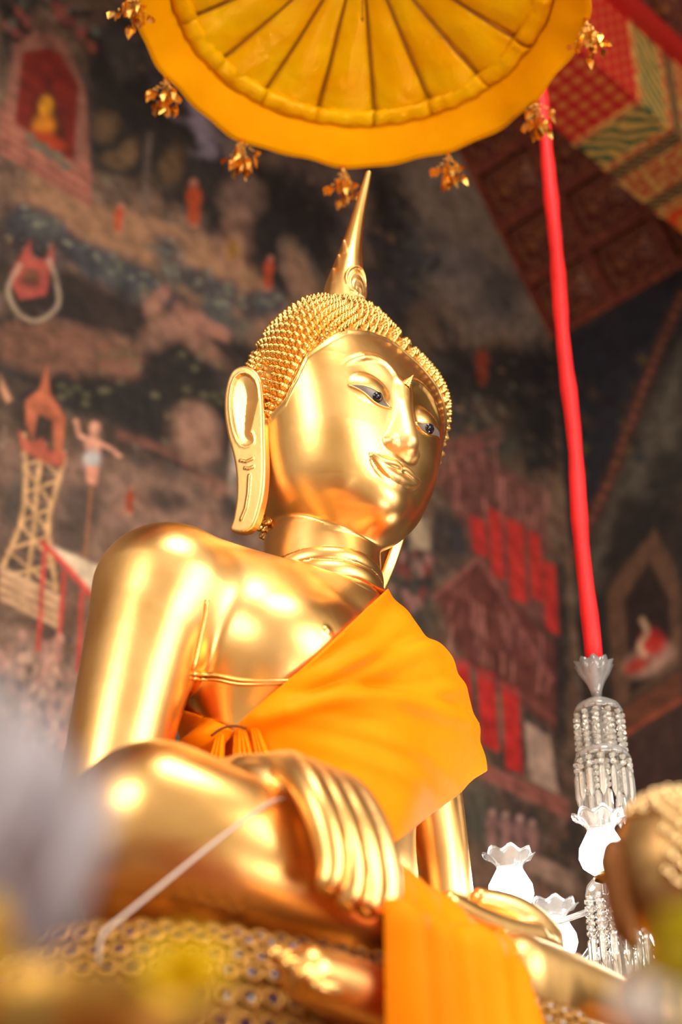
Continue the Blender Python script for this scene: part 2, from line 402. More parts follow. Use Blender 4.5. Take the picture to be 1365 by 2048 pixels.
# hair: coiled knobs on the skull
def curl_mesh():
    n = 10; V = []; F = []; k = 0
    for tier, (r, z) in enumerate([(.0175, .0), (.0195, .006), (.0160, .0135), (.0150, .0145), (.0150, .020), (.0105, .0255), (.0095, .0265), (.0085, .031), (.002, .038)]):
        for q in range(n):
            a = 2*math.pi*q/n; rr = r*(1+.22*math.cos(5*a+tier*.9)) if tier < 8 else r
            V.append((rr*math.cos(a), rr*math.sin(a), z-.008))
    m = len(V)//n
    for i in range(m-1):
        for q in range(n): F.append((i*n+q, i*n+(q+1) % n, (i+1)*n+(q+1) % n, (i+1)*n+q))
    F.append(tuple(range((m-1)*n, m*n)))
    return mesh_from('curl', V, F)
cm = curl_mesh()
pts = []; cz = np.array([0, .02, 5.16]); n_try = 3600; ga = math.pi*(3-math.sqrt(5))
dirs = []
for i in range(n_try):
    zz = 1-2*(i+.5)/n_try; r = math.sqrt(1-zz*zz); dirs.append((r*math.cos(ga*i), r*math.sin(ga*i), zz))
dirs = np.array(dirs); a = np.zeros(n_try); b = np.full(n_try, .9)
for _ in range(26):
    m = .5*(a+b); s = head_base(cz+dirs*m[:, None]) < 0; a = np.where(s, m, a); b = np.where(s, b, m)
HP = cz+dirs*a[:, None]; ok = (HP[:, 2] > hair_z(HP)+.014) & (HP[:, 2] < 5.62); HP = HP[ok]; HN = grad(head_base, HP, 4e-3)
keep = []
cell = {}
for i, p in enumerate(HP):
    key = tuple(np.floor(p/.030).astype(int)); good = True
    for dx in (-1, 0, 1):
        for dy in (-1, 0, 1):
            for dz in (-1, 0, 1):
                for j in cell.get((key[0]+dx, key[1]+dy, key[2]+dz), ()):
                    if np.linalg.norm(HP[j]-p) < .0252: good = False
    if good: keep.append(i); cell.setdefault(key, []).append(i)
HP, HN = HP[keep], HN[keep]
vis = ((CAM-HP)*HN).sum(1)/np.linalg.norm(CAM-HP, axis=1); order = np.argsort(-vis)
Vc = np.array([v.co[:] for v in cm.vertices]); Fc = [tuple(p.vertices) for p in cm.polygons]
rest = []
for rank, i in enumerate(order):
    n = HN[i]*1.0; n[2] += .12; n /= np.linalg.norm(n)
    sc = .88+.10*RNG.random()
    rq = Vector((0, 0, 1)).rotation_difference(Vector(n))
    if rank < 300:
        o = link('curl', cm, None, statue); o.matrix_world = Matrix.LocRotScale(Vector(HP[i]), rq, Vector((sc, sc, sc)))
        if rank == 0: cm.materials.append(M['gold_hair'])
    else: rest.append(((Vc*sc) @ np.array(rq.to_matrix()).T+HP[i], Fc))
if rest:
    V, F = merge(rest); tag(link('hair_curls', mesh_from('hair_curls', V, F), M['gold_hair'], statue), kind='stuff')

# flame finial
FB = np.array([0, -.085, 5.60]); FT = np.array([0, -.235, 6.25])
def fl(t): return FB+(FT-FB)*t+np.array([0, .02*math.sin(t*math.pi), 0])
def flame_sdf(P):
    T = [0, .10, .20, .32, .48, .70, 1.0]; R = [.076, .082, .078, .062, .042, .026, .011]
    d = chain(P, [fl(t) for t in T], R, 70)
    for t, r in ((.27, .014), (.38, .011), (.49, .009)):         # stepped flame tongues on both sides
        for s in (-1, 1):
            c = fl(t); rr = np.interp(t, T, R); d = smin(d, rcone(P, c+np.array([s*rr*.8, 0, -.05]), c+np.array([s*rr*1.06, -.0, .012]), r*1.4, .003), .012)
    for k in range(4):                                              # nested swirl ridges on the front
        rr = .014+.015*k; an = np.linspace(-.3*math.pi, 1.25*math.pi, 14)
        c = fl(.125+.022*k)
        pts = [c+np.array([rr*.9*math.cos(q), -math.sqrt(max(.0785**2-(rr*.9*math.cos(q))**2, 0))-.001, rr*1.25*math.sin(q)]) for q in an]
        pts = [p for p in pts]
        d = smin(d, polyline_dist(P, pts)-.0045, .005)
    return d
sculpt_obj('flame_finial', flame_sdf, (-.13, -.30, 5.5), (.13, .04, 6.30), HRES*.65, M['gold'], statue, eps=1.5e-3)['label'] = 'tapering gold flame finial'


def torso_sdf(P):
    d = ellip(P, (0, .06, 4.02), (.50, .30, .46))
    d = smin(d, rcone(P, (-.60, .10, 4.22), (.43, .09, 4.15), .20, .17), .16)
    d = smin(d, ellip(P, (-.22, -.10, 4.08), (.25, .18, .21)), .14)
    d = smin(d, ellip(P, (.22, -.10, 4.08), (.25, .18, .21)), .14)
    d = smin(d, ellip(P, (0, .05, 3.45), (.40, .27, .55)), .16)
    d = smin(d, ellip(P, (0, .08, 2.98), (.50, .36, .32)), .2)
    d = smin(d, rcone(P, (0, .05, 4.30), (-.56, .10, 4.27), .20, .19), .10)
    d = smin(d, rcone(P, (0, .05, 4.30), (.38, .08, 4.20), .20, .16), .10)
    return smin(d, rcone(P, (0, .04, 4.18), (0, .015, 4.31), .26, .213), .08)
def larm_sdf(P): return chain(P, [(.50, .085, 4.12), (.605, .09, 3.88), (.69, .11, 3.45)], [.168, .122, .112], 30)
def legs_sdf(P):
    rl = smin(rcone(P, (-.32, .10, 3.0), (-1.02, -.46, 3.12), .28, .225), chain(P, [(-1.095, -.535, 3.12), (-.71, -.72, 3.00), (-.45, -.75, 2.95), (.10, -.74, 2.90)], [.215, .165, .125, .10], 36), .08)
    ll = smin(rcone(P, (.32, .10, 2.95), (1.15, -.45, 2.88), .27, .20), chain(P, [(1.15, -.48, 2.86), (.5, -.66, 2.80), (-.3, -.62, 2.78)], [.20, .13, .10], 24), .08)
    legs = smin(rl, ll, .03)
    # sole of the right foot turned up on the left thigh
    foot = chain(P, [(.02, -.74, 2.97), (.25, -.76, 2.965), (.56, -.78, 2.945)], [.105, .092, .060], 10)
    for i in range(5): foot = smin(foot, ellip(P, (.615-.008*abs(i-1), -.82+.032*i, 2.945), (.055, .019, .022)), .010)
    return smin(legs, foot, .04)
def body_sdf(P):
    d = smin(torso_sdf(P), legs_sdf(P), .06)
    foot = chain(P, [(-.38, -.90, 2.67), (-.74, -.965, 2.68), (-1.0, -.985, 2.69)], [.075, .078, .064], 10)
    for i in range(4): foot = smin(foot, ellip(P, (-1.04+.012*i, -.955-.033*i, 2.725-.027*i), (.055, .024, .024)), .010)
    d = smin(d, foot, .012)
    d = smin(d, chain(P, [(-.635, .10, 4.22), (-.705, .10, 3.90), (-.765, .11, 3.45)], [.210, .172, .145], 30), .07)
    fa = chain(P, [(-.765, .11, 3.42), (-.79, -.25, 3.36), (-.80, -.52, 3.325)], [.145, .115, .082], 20)
    fa = smin(fa, ellip(P, (-.80, -.67, 3.285), (.135, .17, .058), rx=.42), .06)
    d = smin(d, fa, .03)
    for i, x in enumerate((-.925, -.862, -.800, -.742)):
        L = (-.01, .012, .014, .004)[i]; xm = -.805+(x+.83)*.85
        d = smin(d, chain(P, [(xm, -.62, 3.315), (xm+.003, -.78, 3.275), (x-.005, -.895, 3.18), (x+.002, -.955, 3.05), (x+.005, -.965, 2.915-L)], [.042, .042, .041, .039, .033], 14), .010)
    d = smin(d, chain(P, [(-.70, -.55, 3.30), (-.61, -.72, 3.20), (-.59, -.80, 3.08)], [.05, .043, .030], 10), .02)
    d = smin(d, larm_sdf(P), .07)
    d = smin(d, chain(P, [(.69, .11, 3.45), (.56, -.30, 3.22), (.33, -.56, 3.13)], [.115, .10, .075], 10), .03)
    hand = ellip(P, (.19, -.60, 3.115), (.17, .11, .050))
    for i in range(4):
        y = -.685+.06*i
        hand = smin(hand, chain(P, [(.17, y, 3.115), (-.02, y, 3.105), (-.21+.02*abs(i-1), y, 3.13)], [.040, .038, .030], 8), .012)
    hand = smin(hand, chain(P, [(.28, -.64, 3.15), (.16, -.65, 3.19), (.015, -.62, 3.205)], [.05, .043, .032], 8), .02)
    d = smin(d, hand, .02)
    d = smin(d, ellip(P, (-.262, -.272, 4.085), (.020, .020, .020)), .006)
    return smax(d, 2.60-P[:, 2], .02)
body = sculpt_obj('body', body_sdf, (-1.5, -1.16, 2.58), (1.5, .52, 4.62), BRES, M['gold'], statue, eps=9e-3)

def casts(f, px, t0=2.0, t1=9.0):
    D = np.array([ray(*p) for p in px]); t = np.full(len(D), t0)
    for _ in range(150):
        d = f(CAM+D*t[:, None]); t = np.where((d < 5e-4) | (t > t1), t, t+np.maximum(d*.85, 4e-4))
    return CAM+D*t[:, None]
def cast(f, x, y): return casts(f, [(x, y)])[0]
def on_body(px, lift=.004):
    q = casts(body_sdf, px); return q+grad(body_sdf, q, 3e-3)*lift
for k, dy in ((0, 0), (1, 9)):
    px = smooth_path([(385, 1348+dy), (430, 1350+dy), (480, 1360+dy*.9), (540, 1362+dy*.6), (600, 1358+dy*.3), (660, 1330), (720, 1270)], 26)
    tube('robe_edge', on_body(px), .0065, M['gold'], statue, 6)
tube('robe_edge', on_body(smooth_path([(413, 1200), (409, 1235), (398, 1285), (385, 1340)], 14)), .006, M['gold'], statue, 6)
# ------------------------------------------------------------------ the hall
WY = 3.2; WX = 5.88
def soft(d, s): return np.clip(.5-d/(2*s), 0, 1)
class Painter:
    """wall paint laid onto a dense wall grid, point by point"""
    def __init__(s, P, base):
        s.P = P; uv = project(P); s.u = uv[:, 0]; s.v = uv[:, 1]; s.C = np.tile(np.array(base, float), (len(P), 1))
        g = RNG.random((64, 64)); s.g = g
    def noise(s, f, oct=3, ox=0):
        a, b = (s.P[:, 0]+s.P[:, 1])*f+ox, s.P[:, 2]*f+ox*.7; out = np.zeros(len(a)); am = 1; tot = 0
        for o in range(oct):
            i, j = np.floor(a).astype(int), np.floor(b).astype(int); x, y = a-i, b-j
            x = x*x*(3-2*x); y = y*y*(3-2*y); G = s.g
            v = G[i % 64, j % 64]*(1-x)*(1-y)+G[(i+1) % 64, j % 64]*x*(1-y)+G[i % 64, (j+1) % 64]*(1-x)*y+G[(i+1) % 64, (j+1) % 64]*x*y
            out += am*v; tot += am; am *= .5; a = a*2.03+11; b = b*2.03+7
        return out/tot
    def mix(s, al, col):
        m = al > .004; s.C[m] = s.C[m]*(1-al[m, None])+np.array(col)*al[m, None]
    def blob(s, x, y, rx, ry, col, al=1, rot=0, edge=.35, rough=0):
        c, n = math.cos(math.radians(rot)), math.sin(math.radians(rot)); dx, dy = s.u-x, s.v-y
        r = np.sqrt(((dx*c+dy*n)/rx)**2+((-dx*n+dy*c)/ry)**2)
        if rough: r = r+(s._rn-.5)*rough
        s.mix(al*np.clip((1+edge-r)/(2*edge), 0, 1), col)
    def poly(s, pts, col, al=1, e=3):
        U = np.stack([s.u, s.v], 1); pts = np.array(pts, float)
        m = np.all((U > pts.min(0)-2*e-2) & (U < pts.max(0)+2*e+2), 1)
        if not m.any(): return
        d = poly_sdf(U[m], pts); a = np.zeros(len(U)); a[m] = al*soft(d, e); s.mix(a, col)
    def line(s, pts, w, col, al=1, e=3):
        U = np.column_stack([s.u, s.v, np.zeros(len(s.u))]); pts = np.column_stack([np.array(pts, float), np.zeros(len(pts))])
        m = np.all((U[:, :2] > pts.min(0)[:2]-w-9) & (U[:, :2] < pts.max(0)[:2]+w+9), 1)
        if not m.any(): return
        d = polyline_dist(U[m], pts)-w/2; a = np.zeros(len(U)); a[m] = al*soft(d, e); s.mix(a, col)
def axis(lo, a, b, hi, fine, coarse):
    return np.unique(np.concatenate([np.arange(lo, a, coarse), np.arange(a, b, fine), np.arange(b, hi, coarse), [hi]]).round(4))
def wall_grid(A, Z, f):
    G = np.stack(np.meshgrid(A, Z, indexing='ij'), -1).reshape(-1, 2); P = f(G); nz = len(Z)
    i, j = np.meshgrid(np.arange(len(A)-1), np.arange(nz-1), indexing='ij'); k = (i*nz+j).ravel()
    return P, np.stack([k, k+nz, k+nz+1, k+1], 1)
M['mural'] = principled('mural_paint', (.3, .2, .15), .75)
nt = M['mural'].node_tree; at = add(nt, 'ShaderNodeAttribute', attribute_name='paint'); tn = add(nt, 'ShaderNodeTexNoise'); tn.inputs['Scale'].default_value = 9; tn.inputs['Detail'].default_value = 8
mr = add(nt, 'ShaderNodeMapRange'); mr.inputs['To Min'].default_value = .60; mr.inputs['To Max'].default_value = 1.3; mr.inputs['From Min'].default_value = .3; mr.inputs['From Max'].default_value = .7
tcm = add(nt, 'ShaderNodeTexCoord'); nt.links.new(tcm.outputs['Object'], tn.inputs['Vector']); nt.links.new(tn.outputs['Fac'], mr.inputs[0])
vm = add(nt, 'ShaderNodeVectorMath', operation='SCALE'); nt.links.new(at.outputs['Color'], vm.inputs[0]); nt.links.new(mr.outputs[0], vm.inputs['Scale'])
nt.links.new(vm.outputs[0], nt.nodes['Principled BSDF'].inputs['Base Color'])
def painted_wall(name, P, F, C):
    C = np.clip(C, 0, 1)**1.12*1.28; me = fast_mesh(name, P, F); ca = me.color_attributes.new('paint', 'FLOAT_COLOR', 'POINT')
    ca.data.foreach_set('color', np.column_stack([np.clip(C, 0, 1), np.ones(len(C))]).astype(np.float32).ravel())
    o = link(name, me, M['mural']); return tag(o, kind='structure')
def S(r, g, b):                                    # sRGB byte colour to linear
    return tuple(((c/255)/12.92 if c/255 < .04045 else ((c/255+.055)/1.055)**2.4) for c in (r, g, b))

# back wall
XA = axis(-6.0, -.6, WX-.01, WX, .018, .3); ZA = axis(0, 4.4, 12.4, 13.4, .018, .3)
P, F = wall_grid(XA, ZA, lambda G: np.column_stack([G[:, 0], np.full(len(G), WY), G[:, 1]]))
p = Painter(P, S(96, 76, 62)); n1 = p.noise(1.1); n2 = p.noise(2.6, 4, 5); n3 = p.noise(6, 3, 9); n4 = p.noise(14, 2, 3); p._rn = p.noise(8, 3, 17)
p.mix(np.clip((n1-.42)*5, 0, 1)*.8, S(126, 98, 80)); p.mix(np.clip((n2-.55)*7, 0, 1)*.85, S(58, 50, 46)); p.mix(np.clip((n3-.6)*7, 0, 1)*.6, S(112, 80, 66))
p.mix(np.clip((n4-.62)*8, 0, 1)*.4, S(140, 118, 104))
DK, DK2, PK, TAN, RED, GRN, PLM = S(34, 30, 30), S(52, 48, 52), S(160, 108, 92), S(134, 100, 76), S(150, 40, 28), S(88, 92, 82), S(74, 62, 68)
# skies and bare ground
p.poly([(760, 330), (940, 300), (1120, 660), (1060, 700), (960, 640), (850, 520)], S(140, 124, 112), .9, 30)
p.poly([(800, 440), (900, 480), (1000, 640), (960, 700), (830, 560)], S(132, 120, 114), .6, 30)
p.poly([(60, 380), (200, 440), (420, 520), (560, 640), (520, 700), (360, 590), (160, 500), (0, 450)], TAN, .85, 14)
p.poly([(0, 660), (160, 650), (330, 720), (440, 800), (300, 790), (120, 740), (0, 760)], S(120, 88, 72), .7, 25)
p.poly([(0, 900), (120, 900), (330, 930), (470, 990), (470, 1100), (250, 1080), (120, 1160), (0, 1200)], S(140, 110, 96), .75, 30)
p.poly([(0, 1240), (170, 1340), (170, 1560), (0, 1560)], S(160, 132, 118), .8, 20)
p.poly([(400, 230), (470, 280), (500, 400), (430, 420), (380, 330)], S(128, 114, 118), .6, 22)
p.poly([(560, 300), (720, 330), (760, 480), (640, 520), (560, 400)], S(104, 92, 92), .5, 30)
# foliage masses
for (x, y, rx, ry, c, a, r) in [(250, 120, 70, 110, DK, .8, 10), (250, 290, 90, 90, DK, .75, 30), (350, 180, 70, 60, DK2, .8, 40), (60, 470, 70, 45, DK2, .9, 20), (40, 560, 60, 60, DK, .6, 0),
     (230, 540, 110, 45, S(74, 74, 80), .9, 22), (330, 620, 120, 40, S(48, 42, 48), .9, 24), (420, 540, 60, 60, S(92, 92, 88), .7, 30), (470, 620, 70, 60, S(80, 80, 78), .75, 30), (470, 450, 60, 70, DK, .8, 30),
     (600, 450, 80, 110, DK, .85, -20), (560, 540, 50, 60, DK, .7, 0), (780, 420, 40, 100, DK, .85, -10), (780, 560, 60, 110, DK2, .85, 10), (850, 520, 45, 70, S(70, 72, 76), .7, 20), (1000, 580, 45, 60, S(60, 60, 64), .7, -15), (940, 520, 40, 40, S(80, 80, 84), .5, 0),
     (40, 700, 60, 70, DK, .85, 0), (340, 720, 75, 70, S(38, 36, 36), .95, 15), (200, 790, 140, 45, S(40, 38, 36), .9, 12), (330, 830, 110, 50, S(38, 35, 36), .9, 20), (430, 820, 45, 90, S(40, 38, 38), .8, 0), (80, 820, 60, 60, DK, .7, 0),
     (440, 930, 50, 70, S(56, 48, 48), .7, 30), (300, 900, 70, 35, S(70, 54, 50), .8, 25), (900, 760, 70, 60, DK, .85, 0), (1020, 760, 80, 70, DK, .9, 10), (1080, 800, 40, 130, S(36, 34, 40), .9, 0), (940, 850, 60, 50, S(64, 56, 52), .8, 0), (1060, 880, 60, 60, DK, .8, 0),
     (40, 1000, 30, 60, S(66, 64, 60), .7, 0), (150, 1050, 40, 90, S(60, 54, 50), .7, 20), (820, 1120, 60, 90, S(62, 58, 54), .85, 0), (900, 1080, 40, 60, DK2, .7, 0), (820, 1250, 60, 60, S(70, 66, 58), .8, 0), (1120, 1300, 18, 200, S(46, 40, 40), .9, 0), (1010, 1650, 90, 40, S(60, 50, 50), .9, 20), (960, 1630, 30, 60, S(92, 88, 76), .8, 0), (1090, 1730, 60, 25, S(60, 46, 46), .8, 24)]:
    p.blob(x, y, rx, ry, c, a, r, .4, .9)
for k in range(230):                                # leaf clusters
    x, y = RNG.uniform(0, 1120), RNG.uniform(0, 960)
    c = [S(48, 42, 38), S(92, 88, 76), S(74, 68, 68), S(30, 26, 25), S(112, 92, 74)][k % 5]; r = RNG.uniform(8, 24)
    p.blob(x, y, r, r*.7, c, .35, RNG.uniform(0, 60), .5, .9)
for k in range(260):                                # brush dabs of leaves over the dark crowns
    q = RNG.integers(0, 14); bx, by, sx, sy = [(250, 120, 70, 110), (250, 290, 90, 90), (230, 540, 130, 40), (460, 600, 80, 60), (600, 450, 80, 110), (780, 480, 60, 150), (340, 720, 80, 70), (200, 790, 150, 45), (330, 840, 120, 50), (60, 470, 70, 45), (40, 700, 60, 70), (1020, 760, 90, 70), (940, 830, 80, 60), (850, 520, 60, 80)][q]
    x, y = bx+RNG.normal()*sx*.55, by+RNG.normal()*sy*.55; r = RNG.uniform(4, 10)
    p.blob(x, y, r, r*.6, [S(112, 104, 86), S(92, 88, 82), S(26, 22, 20), S(132, 104, 82), S(34, 30, 28)][k % 5], .7, RNG.uniform(0, 90), .5)
def mass(pts, col, al=.9, e=12):
    keep = p.u, p.v; w = (p._rn-.5)*46; p.u = p.u+w; p.v = p.v+w*.6; p.poly(pts, col, al, e); p.u, p.v = keep
mass([(170, 60), (260, 40), (300, 180), (420, 260), (480, 380), (430, 430), (330, 410), (300, 350), (190, 340), (185, 200)], S(40, 35, 32))
mass([(0, 0), (60, 0), (30, 80), (0, 160)], S(36, 32, 30)); mass([(200, 60), (260, 60), (290, 130), (240, 170)], S(84, 76, 72), .6)
mass([(370, 200), (410, 190), (430, 300), (400, 320)], S(146, 132, 144), .8, 9); mass([(330, 230), (400, 235), (395, 262)], S(146, 132, 144), .5, 6)
mass([(470, 330), (560, 340), (650, 430), (650, 560), (560, 600), (480, 530), (420, 440)], S(38, 32, 30))
for x, y, rx, ry in [(210, 255, 26, 30), (232, 320, 30, 16), (345, 330, 24, 40), (260, 300, 18, 22)]: p.blob(x, y, rx, ry, S(122, 94, 66), .6, 20, .4, .6)
p.blob(485, 395, 44, 52, S(124, 98, 86), .85, 10, .3, .4); p.blob(598, 540, 26, 66, S(128, 104, 84), .8, -20, .3, .4); p.blob(470, 500, 22, 34, S(132, 104, 66), .8, 0, .3, .4)
mass([(60, 345), (170, 400), (250, 415), (420, 475), (490, 520), (570, 600), (610, 645), (520, 655), (380, 565), (200, 495), (110, 445), (50, 400)], S(146, 110, 84), .92)
for k, (x, y) in enumerate([(50, 440), (95, 455), (140, 500), (185, 515), (235, 545), (285, 565), (335, 500), (350, 545), (400, 560), (450, 590), (430, 620), (505, 615), (545, 605), (300, 590)]):
    p.blob(x, y, 36, 26, [S(66, 66, 72), S(82, 82, 80), S(54, 52, 58)][k % 3], .85, 25, .4, .6)
    for q in range(5): p.blob(x+RNG.normal()*18, y+RNG.normal()*12-6, 7, 5, S(120, 118, 104), .6, 20, .5)
mass([(50, 520), (150, 545), (260, 605), (420, 665), (530, 705), (480, 745), (330, 700), (120, 640), (30, 610)], S(44, 35, 33))
mass([(0, 640), (120, 640), (260, 690), (340, 745), (210, 765), (60, 745), (0, 720)], S(120, 84, 68), .85)
for x, y, rx, ry in [(315, 600, 16, 34), (390, 640, 46, 20), (370, 660, 40, 22), (440, 665, 26, 14)]: p.blob(x, y, rx, ry, S(156, 110, 94), .8, 38, .35, .5)
mass([(80, 770), (160, 745), (280, 760), (300, 690), (390, 670), (420, 760), (470, 800), (460, 900), (400, 900), (300, 870), (180, 830), (90, 810)], S(38, 33, 31))
for k in range(30): p.blob(RNG.uniform(110, 450), RNG.uniform(700, 850), 9, 7, S(104, 98, 74), .55, 20, .5)
p.blob(395, 865, 44, 52, S(160, 126, 108), .85, -25, .3, .3); p.line([(240, 870), (330, 900), (450, 985)], 16, S(116, 76, 66), .85, 5); p.line([(290, 900), (430, 960)], 7, S(50, 40, 38), .8, 3)
p.poly([(465, 880), (482, 880), (482, 1010), (455, 1010)], S(196, 176, 160), .8, 5)
# tree trunks and rocks
for q in ([(300, 270), (294, 330), (292, 400)], [(560, 480), (570, 540), (600, 620)], [(610, 500), (640, 560)], [(700, 470), (690, 540)]): p.line(q, 14, S(98, 84, 76), .8, 4)
for (x, y, rx, ry, r) in [(470, 480, 34, 55, 10), (600, 560, 26, 60, -20), (330, 660, 30, 55, 60), (310, 620, 20, 40, -30), (400, 690, 60, 18, 35), (640, 640, 26, 40, 0), (390, 870, 45, 60, -20), (440, 980, 60, 20, 30)]: p.blob(x, y, rx, ry, S(150, 112, 94), .6, r, .4, .5)
# red niche with a seated figure
p.poly([(14, 200), (28, 90), (70, 60), (130, 80), (172, 180), (180, 320), (182, 415), (0, 305), (0, 215)], S(138, 92, 78), .95, 4)
p.poly([(0, 215), (20, 220), (30, 240), (150, 325), (180, 325), (182, 415), (0, 305)], S(152, 98, 82), 1, 4)
for k in range(4): p.line([(0, 235+k*20), (180, 345+k*20)], 4, S(120, 70, 58), .7, 2)
p.poly([(30, 245), (46, 104), (100, 96), (122, 108), (157, 170), (148, 322), (110, 300)], S(112, 32, 20), 1, 4)
p.poly([(60, 250), (95, 160), (130, 250), (130, 315)], S(76, 32, 20), .9, 8)
p.blob(92, 212, 14, 20, S(200, 140, 24), .95, 0); p.blob(88, 250, 22, 26, S(190, 120, 20), .9, 10); p.blob(100, 280, 34, 14, S(160, 60, 20), .9, 25)
for k in range(34):
    t = k/33; x = 18+t*170; y = 70-90*math.sin(min(t*1.7, 1)*1.6)+max(0, t-.4)*150+RNG.uniform(-30, 30)
    p.blob(x, y, 14, 9, [S(150, 84, 74), S(92, 94, 84), S(40, 36, 34), S(126, 70, 66)][k % 4], .9, RNG.uniform(0, 90), .4, .5)
for k in range(12): p.blob(60+k*7, 278+k*5+RNG.uniform(-8, 8), 9, 7, S(104, 100, 84), .8, 0, .4, .5)
# small figures
def figure(x, y, h, robe, skin, lean=0):
    p.blob(x+lean*.4, y-h*.42, h*.10, h*.11, skin, .95, 0, .3); p.blob(x, y-h*.12, h*.17, h*.24, robe, .95, lean, .3); p.blob(x-lean*.2, y+h*.24, h*.14, h*.26, robe, .9, 0, .3); p.blob(x, y+h*.52, h*.12, h*.05, skin, .8, 0)
figure(388, 405, 92, S(168, 72, 34), S(170, 116, 96)); figure(238, 435, 56, S(168, 74, 44), S(166, 112, 92), 10); figure(538, 545, 66, S(164, 72, 44), S(160, 106, 90), 10); figure(965, 730, 80, S(130, 54, 32), S(96, 60, 50))
p.poly([(25, 540), (60, 480), (64, 515), (92, 520), (104, 488), (108, 520), (92, 590), (40, 600), (20, 560)], S(172, 84, 74), .9, 4); p.blob(62, 555, 18, 20, S(90, 70, 46), .8)
p.line(smooth_path([(40, 530), (16, 580), (40, 630), (80, 640), (116, 610), (112, 560), (98, 520)], 30), 9, S(170, 150, 128), .8, 3)
p.poly([(0, 750), (24, 800), (14, 806), (0, 780)], S(190, 140, 110), .9, 3); p.blob(465, 500, 14, 20, S(150, 110, 50), .8)
# lattice tower
GOLDP = S(206, 164, 118)
for L in ([(48, 870), (52, 960), (44, 1040), (8, 1130)], [(130, 915), (108, 990), (96, 1060), (112, 1180)], [(88, 890), (76, 960), (68, 1050), (55, 1160)]): p.line(smooth_path(L, 16), 9, GOLDP, .95, 2.5)
for k in range(5):
    y0 = 880+k*56; xl = np.interp(y0, [870, 960, 1040, 1130], [48, 52, 44, 8]); xr = np.interp(y0+24, [915, 990, 1060, 1180], [130, 108, 96, 112]); xl2 = np.interp(y0+50, [870, 960, 1040, 1130], [48, 52, 44, 8]); xr2 = np.interp(y0+74, [915, 990, 1060, 1180], [130, 108, 96, 112])
    p.poly([(xl, y0), (xr, y0+24), (xr2, y0+74), (xl2, y0+50)], S(60, 52, 48), .65, 3)
    p.line([(xl, y0), (xr2, y0+74)], 6, GOLDP, .9, 2); p.line([(xr, y0+24), (xl2, y0+50)], 6, GOLDP, .9, 2)
for L in ([(48, 870), (52, 960), (44, 1040), (8, 1130)], [(130, 915), (108, 990), (96, 1060), (112, 1180)], [(88, 890), (76, 960), (68, 1050), (55, 1160)]): p.line(smooth_path(L, 16), 8, GOLDP, .95, 2.5)
p.poly([(52, 850), (52, 800), (78, 780), (94, 730), (100, 785), (132, 835), (124, 912), (108, 905), (106, 842), (76, 826), (66, 880)], S(176, 102, 72), .95, 3)
p.poly([(36, 860), (60, 885), (86, 876), (98, 900), (134, 908), (126, 935), (86, 925), (44, 900)], S(176, 92, 72), .95, 3)
p.poly([(0, 1130), (120, 1190), (122, 1262), (0, 1200)], S(196, 160, 126), .95, 3)
for k in range(3): p.line([(0, 1150+k*18), (120, 1210+k*18)], 3, S(150, 96, 76), .8, 2)
# man on a pole
p.line([(184, 960), (178, 1040), (170, 1120)], 6, S(160, 108, 72), .9, 2)
p.blob(190, 856, 11, 13, S(204, 150, 126), 1); p.blob(186, 892, 15, 22, S(204, 150, 126), 1); p.blob(184, 918, 17, 18, S(176, 170, 168), 1); p.poly([(172, 930), (198, 934), (194, 970), (174, 965)], S(200, 140, 116), 1, 3)
p.line([(176, 882), (158, 868), (152, 842)], 9, S(204, 150, 126), 1, 2); p.line([(200, 886), (222, 898), (240, 912)], 8, S(204, 150, 126), 1, 2)
# shelter on red posts
p.poly([(92, 1085), (205, 1135), (205, 1150), (190, 1195)], S(206, 184, 158), 1, 3); p.line([(86, 1085), (140, 1140), (190, 1198)], 11, S(196, 74, 62), 1, 3)
for x0, y0, x1, y1 in [(90, 1095, 76, 1300), (128, 1145, 116, 1320), (164, 1185, 156, 1340)]: p.line([(x0, y0), (x1, y1)], 9, S(190, 76, 66), .95, 2.5)
for k in range(90): p.blob(RNG.uniform(0, 140), 1300+RNG.uniform(-30, 200), 8, 12, [S(196, 150, 132), S(178, 134, 122), S(96, 78, 74), S(206, 170, 150)][k % 4], .75, RNG.uniform(-20, 20), .4)
# the same landscape goes on behind the statue
for k in range(60): p.blob(RNG.uniform(230, 860), RNG.uniform(880, 1700), RNG.uniform(16, 46), RNG.uniform(10, 28), [S(44, 38, 36), S(96, 92, 78), S(150, 112, 94), S(60, 54, 52)][k % 4], .7, RNG.uniform(0, 50), .5, .9)
for k in range(16): figure(260+k*37, 1000+(k*197) % 620, 52, [S(160, 70, 40), S(150, 110, 100), S(120, 56, 44)][k % 3], S(176, 124, 104), 6)
for bx_, by_ in ((330, 1180), (560, 1330), (420, 1500), (700, 1420)):
    p.poly([(bx_, by_), (bx_+60, by_-50), (bx_+120, by_+60), (bx_+60, by_+20)], S(150, 66, 54), .9, 4); p.poly([(bx_+8, by_+10), (bx_+112, by_+66), (bx_+112, by_+150), (bx_+8, by_+94)], S(176, 140, 118), .9, 3)
    for q in range(4): p.line([(bx_+14+q*30, by_+16+q*16), (bx_+14+q*30, by_+96+q*16)], 6, S(170, 56, 48), .9, 2)
